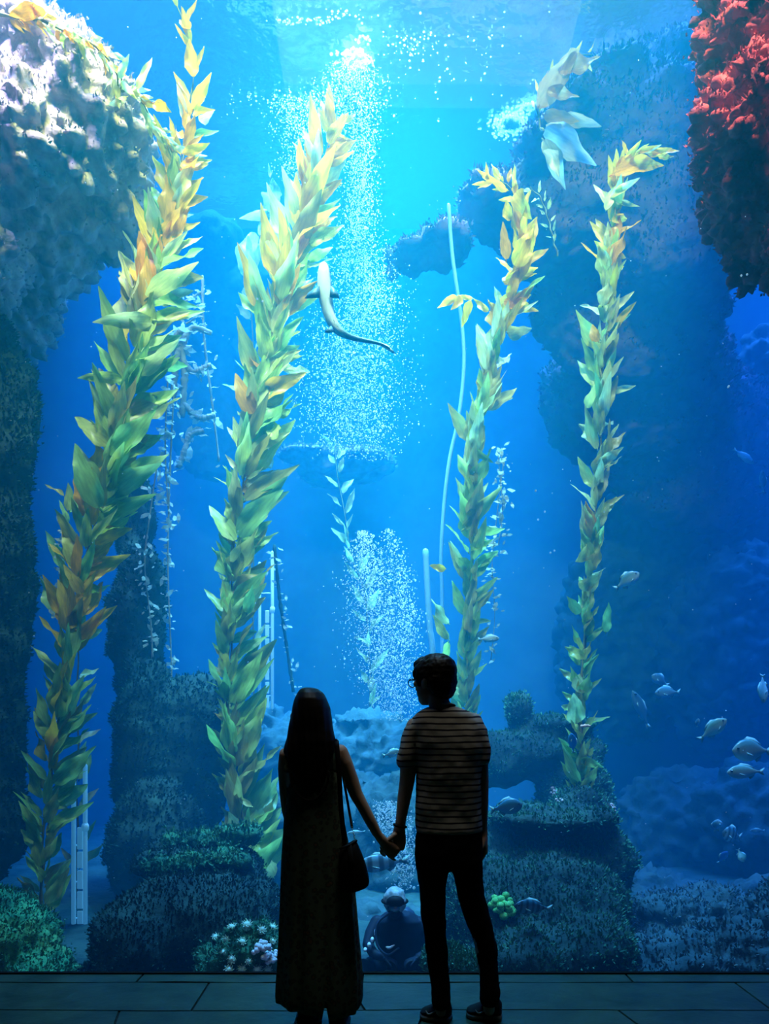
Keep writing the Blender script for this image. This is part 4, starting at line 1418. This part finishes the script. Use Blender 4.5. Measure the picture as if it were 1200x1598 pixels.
def hand(mb, wrist, direc, palm_n, size, curls, thumb, spread=0.012, thumb_side=1):
    """palm and five fingers; direc wrist->knuckles, palm_n out of the palm, curls per finger in degrees"""
    d = direc.normalized()
    n = (palm_n - d * palm_n.dot(d)).normalized()
    s = d.cross(n)                    # across the palm
    pl = 0.095 * size
    k0 = wrist + d * pl
    mb.tube([wrist - d * .03 * size, wrist, wrist + d * .03 * size, wrist + d * .065 * size, k0],
            [(.026 * size, .02 * size), (.027 * size, .02 * size), (.036 * size, .018 * size), (.041 * size, .016 * size), (.039 * size, .013 * size)] if abs(n.y) > .5 else
            [(.02 * size, .026 * size), (.02 * size, .027 * size), (.018 * size, .036 * size), (.016 * size, .041 * size), (.013 * size, .039 * size)], 12)
    lens = [.072, .08, .074, .058]
    for f in range(4):
        off = (f - 1.5) * -.0195 * size * thumb_side
        p = k0 + s * off - d * .012 * size
        ang = 0
        pts, dd = [p], d + s * off * spread * 40
        dd.normalize()
        for sg, share in enumerate((.42, .33, .25)):
            ang += R(curls[f]) * (0.8 if sg == 0 else 1.0)
            v = dd * math.cos(ang) + n * math.sin(ang)
            p = p + v * lens[f] * size * share
            pts.append(p)
        mb.tube(pts, [.0098 * size, .0095 * size, .0085 * size, .007 * size], 8)
    p = wrist + d * .03 * size + s * .028 * size * thumb_side
    v = (d * .75 + s * .75 * thumb_side + n * thumb).normalized()
    p1 = p + v * .042 * size
    v2 = (d * .95 + s * .2 * thumb_side + n * thumb * 1.3).normalized()
    p2 = p1 + v2 * .03 * size
    p3 = p2 + (v2 + n * .3).normalized() * .024 * size
    mb.tube([p, p1, p2, p3], [.014 * size, .0118 * size, .0105 * size, .0085 * size], 8)


# ---- the man
MY = 3.65
mo_ = Vector((P(715, 1590, MY).x, MY, 0))
man = empty('person', mo_)
tag(man, 'standing person in striped T-shirt, dark trousers and glasses, head turned left', 'person', 'couple holding hands')
fg = Fig(MY, mo_)
body = MB()
hc = fg.p(678, 1062, -0.005)
hq, hrot = head(body, hc, R(44), 1.02, R(-2))
fg.limb(body, [(682, 1085, 15.5, .056, -.01), (686, 1100, 17, .06, -.02), (690, 1115, 22, .065, -.02)])
fg.trunk(body, [(1106, 664, 722, .05, -.01), (1120, 648, 744, .085, -.01), (1150, 640, 756, .10, 0), (1200, 653, 748, .105, 0), (1260, 653, 748, .10, 0), (1300, 652, 748, .105, 0), (1345, 655, 745, .105, 0)])
# legs inside the trousers, ankles into the shoes
fg.limb(body, [(676, 1335, 20, .075, 0), (676, 1400, 17, .07, 0), (680, 1450, 14, .06, .0), (684, 1500, 13, .055, -.01), (688, 1555, 10, .04, -.02), (688, 1578, 9, .04, -.02)])
fg.limb(body, [(728, 1335, 20, .075, 0), (735, 1390, 17, .07, .01), (748, 1440, 14, .06, .015), (758, 1500, 13, .055, .0), (763, 1555, 10, .04, -.01), (763, 1576, 9, .04, -.01)])
# left arm of the picture: reaches down to the joined hands
fg.limb(body, [(648, 1132, 14, .05, 0), (640, 1165, 14, .05, 0), (637.5, 1195, 13.2, .045, 0), (635, 1220, 11.8, .042, .0), (631, 1244, 10.8, .042, .01), (627.5, 1266, 9.2, .036, .01), (624.5, 1287, 7.8, .028, .01)])
hand(body, fg.p(623.5, 1293, .01), fg.p(618, 1332, -.0) - fg.p(623.5, 1293, .01), Vector((-.75, .6, 0)), 1.0, [38, 42, 44, 46], .4, .012, -1)
# right arm hangs at the side
fg.limb(body, [(744, 1130, 10, .045, 0), (750, 1165, 10, .045, 0), (752, 1195, 10, .042, 0), (753, 1225, 9.6, .04, .005), (753, 1255, 9, .04, .015), (753, 1280, 7.8, .032, .02), (753.5, 1295, 7.2, .027, .025)])
hand(body, fg.p(754.5, 1299, .025), fg.p(758, 1345, .03) - fg.p(754.5, 1299, .025), Vector((-1, .15, 0)), 1.0, [22, 26, 28, 32], .35, .01, -1)
link('body', fused(body, 'body', 0.0055, 2), M_SKIN, man)
# hair
hair = MB()
Eh = lambda x, y, z, rx, ry, rz, k=18: hair.ell(hq(x, y, z), (rx, ry, rz), k, hrot)
Eh(0, -.012, .044, .092, .108, .086)
Eh(0, -.04, .0, .087, .072, .08)
Eh(0, -.055, -.04, .07, .048, .056)
Eh(0, .045, .074, .076, .056, .045)
for sx in (-1, 1):
    Eh(sx * .074, .005, .03, .018, .066, .05)
    Eh(sx * .078, .022, .0, .011, .02, .036, 10)
me = fused(hair, 'hair', 0.005, 2, [('DISPLACE', dict(texture=tex('CLOUDS', 'hair_tufts', 0.02, noise_depth=1), strength=0.008, mid_level=.5, texture_coords='LOCAL'))])
link('hair', me, M_HAIR, man)
# glasses
gl_ = MB()
for sx in (-1, 1):
    ring = [hq(sx * .034 + .025 * math.cos(a), .112, -.006 + .02 * math.sin(a)) for a in [2 * math.pi * k / 20 for k in range(21)]]
    gl_.tube(ring, [.0022] * 21, 6)
    gl_.tube([hq(sx * .058, .112, .002), hq(sx * .076, .09, .004), hq(sx * .083, .03, .003), hq(sx * .086, -.01, .003)], [.0022] * 4, 6)
gl_.tube([hq(-.01, .113, -.002), hq(0, .116, .002), hq(.01, .113, -.002)], [.002] * 3, 6)
frames = link('glasses', gl_.mesh('glasses'), M_BLACK, man)
m, nt, out = nodemat('spectacle_lens')
tr = N(nt, 'ShaderNodeBsdfTransparent')
gl = N(nt, 'ShaderNodeBsdfGlossy', i_Roughness=0.03)
mx = N(nt, 'ShaderNodeMixShader', i_0=0.08)
L(nt, tr.outputs[0], mx.inputs[1])
L(nt, gl.outputs[0], mx.inputs[2])
L(nt, mx.outputs[0], out.inputs[0])
for sx in (-1, 1):
    vs_ = [hq(sx * .034 + .0245 * math.cos(2 * math.pi * k / 20), .112, -.006 + .0195 * math.sin(2 * math.pi * k / 20)) for k in range(20)]
    link('lens', mesh('lens', vs_, [tuple(range(20))]), m, frames)
# T-shirt
sh = MB()
fg.trunk(sh, [(1102, 670, 713, .05, -.02), (1106, 660, 722, .066, -.018), (1113, 648, 737, .085, -.012), (1124, 642, 749, .10, -.005), (1140, 640, 757, .112, 0), (1165, 644, 757, .118, 0), (1195, 649.5, 753, .12, 0), (1225, 649, 751, .118, 0), (1260, 648.5, 751, .118, 0), (1290, 648, 752, .122, 0), (1298, 647.5, 752.5, .122, 0)])
fg.limb(sh, [(653, 1124, 12, .055, 0), (644, 1140, 13.5, .062, 0), (638.5, 1160, 15, .064, 0), (635.5, 1180, 15.8, .064, 0), (634.5, 1189, 15.8, .064, 0)])
fg.limb(sh, [(740, 1124, 12, .055, 0), (747, 1140, 14, .062, 0), (751, 1165, 14, .064, 0), (751.5, 1180, 14, .064, 0), (751.5, 1186, 13.6, .064, 0)])
me = fused(sh, 'shirt', 0.008, 3, [('DISPLACE', dict(texture=T_FOLD, strength=.018, mid_level=.5, texture_coords='LOCAL'))])
shirt = link('shirt', me, M_SHIRT, man)
nb = MB()
nb.tube([fg.p(691 + 18.5 * math.cos(a), 1103.5, -.02) + Vector((0, .055 * math.sin(a), .004 - .012 * math.sin(a))) for a in [2 * math.pi * k / 24 for k in range(25)]], [.006] * 25, 6)
link('collar', nb.mesh('collar'), M_SHIRT, shirt)
# trousers
tr_ = MB()
fg.trunk(tr_, [(1288, 650, 750, .112, 0), (1310, 647.5, 752.5, .12, 0), (1335, 647, 752.5, .122, 0), (1352, 650, 752, .115, 0)])
fg.limb(tr_, [(675, 1340, 27, .11, 0), (674.5, 1370, 23.2, .10, 0), (675.5, 1400, 20.5, .095, 0), (677, 1430, 19, .088, .0), (679.5, 1465, 17.2, .075, -.005), (683, 1500, 16, .072, -.012), (686.5, 1535, 15.5, .068, -.02), (688, 1562, 15, .066, -.02)])
fg.limb(tr_, [(726, 1340, 26.5, .11, 0), (731, 1372, 22.5, .10, .005), (735.5, 1400, 20.5, .095, .012), (743.5, 1430, 20, .088, .016), (752, 1452, 17.5, .078, .015), (759, 1480, 17, .075, .008), (762.5, 1510, 15.4, .07, .0), (763.5, 1540, 15.6, .068, -.01), (763.5, 1560, 15.6, .066, -.01)])
me = fused(tr_, 'trousers', 0.009, 3, [('DISPLACE', dict(texture=T_FOLD, strength=.02, mid_level=.5, texture_coords='LOCAL'))])
link('trousers', me, M_TROUSER, man)
# bracelet
bl = MB()
bc = fg.p(624.2, 1288.5, .01)
bl.tube([bc + Vector((.028 * math.cos(a), .032 * math.sin(a), -.006 * math.cos(a))) for a in [2 * math.pi * k / 20 for k in range(21)]], [.0065] * 21, 6)
link('bracelet', bl.mesh('bracelet'), M_BLACK, man)


def shoe(parent, heel, toe, ankle, sole_z, wide, mark=True):
    """heel, toe: points on the ground line (parent space); ankle: top opening centre"""
    d = (toe - heel)
    ln = d.length
    d.normalize()
    s = Vector((-d.y, d.x, 0)).normalized()
    mb, so_ = MB(), MB()
    prof = [(.0, .55, .07), (.06, .8, .085), (.2, .9, .095), (.36, .9, .09), (.5, .93, .075), (.64, 1.0, .06), (.78, 1.0, .048), (.9, .8, .04), (.98, .45, .03)]
    rings, r2 = [], []
    for t, w_, h in prof:
        c = heel + d * ln * t
        rg, rs = [], []
        for i in range(16):
            a = 2 * math.pi * i / 16
            x, z = math.cos(a), math.sin(a)
            rg.append(c + s * (wide * .5 * w_ * x * (1 if z < .3 else .82)) + Vector((0, 0, sole_z + .02 + (h - .012) * (.5 + .5 * z))))
            rs.append(c + s * (wide * .53 * w_ * math.copysign(abs(x) ** .5, x)) + Vector((0, 0, sole_z + .014 + .014 * math.copysign(abs(z) ** .5, z))))
        rings.append(rg)
        r2.append(rs)
    mb.rings(rings)
    base = heel + d * ln * .2
    mb.tube([base + Vector((0, 0, sole_z + .05)), ankle * .5 + (base + Vector((0, 0, sole_z + .08))) * .5, ankle], [.036, .038, .038], 12)
    o = link('shoe', fused(mb, 'shoe', .005, 2), M_SHOE, parent)
    so_.rings(r2)
    link('sole', so_.mesh('sole'), M_SOLE, o)
    if mark:
        # pale curved tick on the side that faces the hall
        f = -1 if s.y > 0 else 1
        pts = []
        for u, hgt in ((.70, .052), (.66, .040), (.60, .036), (.52, .042), (.42, .052), (.30, .066)):
            w_ = lerp_table([(a, b_) for a, b_, _ in prof], u)[0]
            pts.append(heel + d * ln * u + s * f * (wide * .5 * w_ * .97) + Vector((0, 0, sole_z + hgt)))
        tk = MB()
        tk.tube(pts, [.0015, .0042, .0055, .0045, .0032, .0012], 6)
        link('side_mark', tk.mesh('side_mark'), M_MARK, o)
    return o


def gp(px, py, dy=0):
    """point on the hall floor seen at pixel column px, row py"""
    Y = EYE * F / (py - HOR)
    return Vector(((px - 600) / F * Y, Y + dy, 0)) - man.location


shoe(man, gp(703, 1594), gp(657, 1586), fg.p(688, 1560, -.02), 0.0, .105)
shoe(man, gp(783, 1590), gp(727, 1585), fg.p(763, 1558, -.01), 0.0, .105)

# ---- the woman
WY = 3.56
wo = Vector((P(498, 1600, WY).x, WY, 0))
woman = empty('person', wo)
tag(woman, 'standing person with long dark hair in a long printed sleeveless dress', 'person', 'couple holding hands')
fw = Fig(WY, wo)
body = MB()
whq, whrot = head(body, fw.p(482, 1118, .03), R(-6), .95)
fw.limb(body, [(483, 1135, 14, .05, -.01), (485, 1150, 15, .052, -.015), (486, 1165, 22, .056, -.01)])
fw.trunk(body, [(1158, 466, 514, .045, -.01), (1166, 448, 530, .065, -.005), (1180, 443, 536, .08, 0), (1210, 446, 530, .09, 0), (1250, 450, 525, .088, 0), (1290, 448, 528, .09, 0), (1340, 445, 535, .10, 0), (1380, 446, 538, .095, 0)])
fw.limb(body, [(472, 1370, 22, .085, 0), (473, 1450, 18, .065, 0), (475, 1520, 13, .055, 0), (479, 1575, 10, .045, -.01), (480, 1590, 9, .042, -.01)])
fw.limb(body, [(518, 1370, 22, .085, 0), (522, 1450, 18, .065, 0), (525, 1520, 13, .055, 0), (526, 1575, 10, .045, 0), (526, 1590, 9, .042, 0)])
# her right hand side arm reaches out to his hand
fw.limb(body, [(531, 1172, 11.5, .042, 0), (538.5, 1190, 11.5, .042, 0), (547, 1215, 11.8, .04, .01), (556, 1240, 10.5, .036, .015), (566, 1258, 9.5, .034, .02), (577.5, 1280, 9, .032, .03), (588, 1300, 7.6, .026, .045), (596, 1311, 6.2, .021, .055)])
hand(body, fw.p(598, 1312.5, .06), fw.p(617, 1334, .085) - fw.p(598, 1312.5, .06), Vector((.25, .95, 0)), .9, [18, 34, 40, 44], .5, .01, -1)
# the other arm hangs and bends forward in front of her
fw.limb(body, [(446, 1176, 10.5, .04, 0), (443, 1200, 9.5, .04, .01), (444.5, 1235, 8.6, .037, .03), (447, 1262, 8, .034, .06), (452, 1285, 7.5, .03, .11), (460, 1302, 6.5, .025, .16)])
hand(body, fw.p(463, 1306, .17), Vector((.06, .06, -.05)), Vector((.3, -.4, -.6)), .9, [25, 28, 30, 34], .4, .01, 1)
link('body', fused(body, 'body', 0.0055, 2), M_SKIN, woman)
# hair: long fall down to the scooped back of the dress
hr = MB()
fw.trunk(hr, [(1073, 476, 489, .04, .02), (1075, 469, 496, .075, .015), (1081, 464, 504, .1, .015), (1090, 460, 510, .118, .012), (1104, 456.5, 515.5, .125, .01), (1120, 454, 518, .12, -.0), (1140, 450.5, 521, .09, -.03), (1156, 446, 524, .08, -.045), (1172, 442, 522, .06, -.065), (1190, 450, 515, .045, -.078), (1210, 458, 509, .034, -.085), (1228, 467, 504, .026, -.088), (1242, 480, 497, .014, -.09)], 36, 2.1)
me = fused(hr, 'hair', .0065, 2)
fold = []
for v in me.vertices:
    a = v.co.x * 85 + 0.8 * math.sin(v.co.z * 9)
    k = (0.0022 * math.sin(a) + 0.0015 * math.sin(a * 2.7 + 1)) * min(1, max(0, (1.62 - v.co.z) * 4))
    fold.append(v.co + v.normal * k)
for v, c in zip(me.vertices, fold):
    v.co = c
link('hair', me, M_HAIR, woman)
# dress: low scooped back, straight fall, gathered folds at the hem, slit at the back right
rows = [(1200, 447, 531, .104, 0), (1225, 447.5, 530, .106, 0), (1250, 447, 532, .107, 0), (1280, 443, 537, .112, 0), (1310, 441, 543, .118, 0), (1345, 438.5, 549, .125, 0), (1390, 437, 554, .135, 0), (1420, 436, 556.5, .14, 0), (1465, 434.5, 560, .15, 0), (1500, 433, 563, .158, 0), (1525, 431.5, 565, .163, 0), (1543, 430.5, 564.5, .166, 0), (1554, 431.5, 562, .164, 0)]
n = 120
rings = []
for py, xl, xr, dr, dy in rows:
    c = fw.p((xl + xr) / 2, py, dy)
    rx = (xr - xl) / 2 * WY / F
    k = min(1, max(0, (py - 1260) / 280))
    rg = []
    for i in range(n):
        a = 2 * math.pi * i / n
        w_ = 1 + k * (.050 * math.sin(11 * a + 1) + .028 * math.sin(19 * a + 2 + py * .006) + .012 * math.sin(5 * a))
        x = rx * math.cos(a) * (1 + (w_ - 1) * .5)
        y = dr * math.sin(a) * w_
        z = 0.0
        if py > 1542:
            z = -.012 - .022 * max(0, math.cos(a - .9 * -1)) - (.02 if x > .02 else 0)      # hem hangs lower on the right
            if -.005 < x - .038 < .012 and y < 0:
                z += .05                                                            # the slit
        rg.append(c + Vector((x, y, z)))
    rings.append(rg)
mb = MB()
mb.rings(rings[::-1], cap=False)
me = mb.mesh('dress')
# upper part: straps and the scoop
sc_top = MB()
for sgn, xs, in ((-1, (447, 452, 458)), (1, (526, 521, 514))):
    pts = [fw.p(xs[0] + sgn * -1, 1204, -.095 + .0), fw.p(xs[0] + (2 if sgn < 0 else -1), 1185, -.085), fw.p(xs[1], 1168, -.058), fw.p(xs[2], 1158, -.01), fw.p(xs[2], 1166, .045), fw.p(xs[1], 1190, .085)]
    sc_top.tube(pts, [(.016, .008), (.02, .008), (.02, .008), (.018, .008), (.018, .008), (.02, .008)], 10)
fw.trunk(sc_top, [(1190, 447, 530, .085, .015), (1205, 446.5, 531, .098, .006), (1216, 446.5, 531, .104, 0)], 40, 2)
dress = link('dress', baked(me, 'dress', [('SOLIDIFY', dict(thickness=.004, offset=-1))]), M_DRESS, woman)
link('shoulder_strap', fused(sc_top, 'shoulder_strap', .006, 2), M_DRESS, dress)
nk = MB()
nk.tube([fw.p(483 + 30 * math.cos(a), 1205 + 44 * math.sin(a), -.1 - .008 * math.sin(a)) for a in [math.pi * k / 20 for k in range(21)]], [.006] * 21, 6)
link('neckline', nk.mesh('neckline'), M_BLACK, dress)


def wshoe(heel, toe, ankle):
    o = shoe(woman, heel, toe, ankle, 0.0, .092, False)
    return o


def wg(px, py):
    Y = EYE * F / (py - HOR)
    return Vector(((px - 600) / F * Y, Y, 0)) - wo


wshoe(wg(472, 1613), wg(492, 1593), fw.p(480, 1570, -.02))
wshoe(wg(524, 1614), wg(534, 1588), fw.p(527, 1570, -.015))

# ---- her bag
bo = P(553, 1350, WY - .1)
bag = empty('shoulder_bag', bo)
tag(bag, 'black bucket shoulder bag hanging at the hip of the person in the dress', 'bag')
fb = Fig(WY - .1, bo)
bm_ = MB()
prof = [(1392, 537, 545), (1390, 534, 558), (1384, 531, 574), (1378, 529.5, 577.5), (1362, 528, 574.5), (1345, 528, 570), (1332, 529, 565), (1322, 531, 560.5), (1314, 548, 557), (1311, 551, 555)]
rings = []
for k, (py, xl, xr) in enumerate(prof):
    c = fb.p((xl + xr) / 2, py)
    rx = (xr - xl) / 2 * (WY - .1) / F
    dr = [.03, .045, .055, .058, .058, .055, .048, .04, .02, .01][k]
    rings.append([c + Vector((rx * math.copysign(abs(math.cos(a)) ** .7, math.cos(a)), dr * math.copysign(abs(math.sin(a)) ** .7, math.sin(a)), 0)) for a in [2 * math.pi * i / 24 for i in range(24)]])
bm_.rings(rings)
link('bag_body', baked(bm_.mesh('bag_body'), 'bag_body', [('SUBSURF', dict(levels=1, render_levels=1))]), M_BLACK, bag)
fl = MB()
fl.tube([fb.p(531, 1324, -.045), fb.p(545, 1319, -.035), fb.p(556, 1312, -.012)], [.006] * 3, 6)
fl.tube([fb.p(545, 1319, -.035), fb.p(548, 1342, -.06), fb.p(551, 1352, -.062)], [(.012, .003)] * 3, 8)
link('flap_edge', fl.mesh('flap_edge'), M_BLACK, bag)
st = MB()
st.tube(smooth_path([fb.p(523.5, 1160, .06), fb.p(523.5, 1157, .1), fb.p(525, 1157, .02), fb.p(526, 1168, -.0), fb.p(528, 1190, -.015), fb.p(530, 1220, -.02), fb.p(532, 1260, -.02), fb.p(536, 1300, -.02), fb.p(538, 1322, -.02)], 40), [(.011, .0035)] * 40, 8, False)
st.tube(smooth_path([fb.p(523.5, 1158, .1), fb.p(529, 1180, .16), fb.p(536, 1215, .16), fb.p(543, 1255, .12), fb.p(549.5, 1292, .04)], 24), [(.006, .003)] * 24, 8, False)
link('strap', st.mesh('strap'), M_BLACK, bag)
ch = MB()
for k in range(7):
    c = fb.p(549.5 + k * .75, 1292 + k * 3.1, .04 - .007 * k)
    a0 = k % 2 * math.pi / 2
    ch.tube([c + Vector((.0035 * math.cos(t) * math.cos(a0), .0035 * math.cos(t) * math.sin(a0), .0058 * math.sin(t))) for t in [2 * math.pi * i / 10 for i in range(11)]], [.0013] * 11, 5, False)
link('chain', ch.mesh('chain'), M_METAL, bag)

# ---- the diver on the tank bed, between the couple
DY = 5.75
do = Vector((P(625, 1500, DY).x, DY, TZ0 + .15))
diver = empty('person', do)
tag(diver, 'diver in a dark wetsuit crouching on the tank bed seen between the couple', 'person')
fd = Fig(DY, do)
M_SUIT = noisy('wetsuit_dark', (0.008, 0.015, 0.03), (0.02, 0.03, 0.05), 8, 0.6)
M_HOOD = noisy('diver_hood_mottled', (0.03, 0.08, 0.12), (0.85, 0.9, 0.86), 9, 0.6)
M_TANKY = plain('air_tank_dark', (0.03, 0.06, 0.11), 0.4, .4)
M_BAND = plain('reflective_white', (0.9, 0.92, 0.92), 0.4)
db = MB()
head(db, fd.p(616, 1408, -.1), R(180), .95, R(0))
fd.limb(db, [(617, 1425, 11, .06, -.03), (618, 1436, 13, .06, 0)])
fd.trunk(db, [(1424, 602, 640, .09, .04), (1434, 588, 660, .13, .06), (1450, 583, 668, .15, .08), (1475, 590, 664, .15, .1), (1500, 596, 660, .15, .1), (1520, 598, 658, .14, .1)])
for s in (-1, 1):
    cx = 625 + s * 36
    fd.limb(db, [(cx, 1438, 11, .055, .04), (cx + s * 10, 1456, 10, .05, -.02), (cx + s * 15, 1474, 9, .045, -.08), (cx + s * 6, 1488, 8, .04, -.16), (cx - s * 8, 1494, 6.5, .034, -.22)])
    hand(db, fd.p(cx - s * 10, 1495, -.23), Vector((-s * .6, -.3, -.1)), Vector((0, -.3, -1)), .9, [25, 30, 32, 35], .3, .01, s)
    fd.limb(db, [(cx - s * 6, 1512, 15, .08, .08), (cx + s * 8, 1506, 14, .075, -.05), (cx + s * 14, 1500, 12, .065, -.15), (cx + s * 12, 1518, 10, .055, -.08), (cx + s * 6, 1530, 8, .045, .06)])
link('body', fused(db, 'body', .009, 2), M_SUIT, diver)
hd = MB()
hd.ell(fd.p(616, 1405, -.11), (.088, .1, .105), 16)
link('hood', fused(hd, 'hood', .008, 2, [('DISPLACE', dict(texture=T_LUMP2, strength=-.014, mid_level=.4, texture_coords='LOCAL'))]), M_HOOD, diver)
mk = MB()
mk.ell(fd.p(617, 1407, -.205), (.066, .045, .042), 16)
mk.tube([fd.p(616, 1406, -.11) + Vector((.092 * math.cos(a), .104 * math.sin(a), 0)) for a in [2 * math.pi * k / 24 for k in range(25)]], [.009] * 25, 8)
link('mask', mk.mesh('mask'), M_BLACK, diver)
rg_ = MB()
rg_.ell(fd.p(617, 1418, -.22), (.032, .026, .026), 12)
link('regulator', rg_.mesh('regulator'), M_METAL, diver)
tk = MB()
tk.tube([fd.p(632, 1432, .24), fd.p(632, 1500, .26)], [.09, .09], 16)
link('air_tank', tk.mesh('air_tank'), M_TANKY, diver)
hs_ = MB()
hs_.tube(smooth_path([fd.p(618, 1419, -.21), fd.p(590, 1440, -.2), fd.p(588, 1472, -.24), fd.p(604, 1490, -.26), fd.p(622, 1480, -.2)], 24), [.009] * 24, 7)
link('hose', hs_.mesh('hose'), M_TANKY, diver)
for k, (x, y, dx, dy) in enumerate([(570, 1482, 2, 2.2), (576, 1474, 2, 2.2), (581, 1466, 2, 2.4), (586, 1456, 1.4, 4.4)]):
    b_ = MB()
    b_.ell(fd.p(x, y, -.22 + .03 * k), (dx * 1.5 * DY / F, .03, dy * 1.5 * DY / F), 10)
    link('stripe', b_.mesh('stripe'), M_BAND, diver)
b_ = MB()
b_.tube(smooth_path([fd.p(603, 1478, -.27), fd.p(608, 1479, -.28), fd.p(615, 1475, -.27)], 10), [.006, .009, .011, .011, .011, .010, .009, .008, .006, .004], 8)
link('gauge', b_.mesh('gauge'), M_BAND, diver)
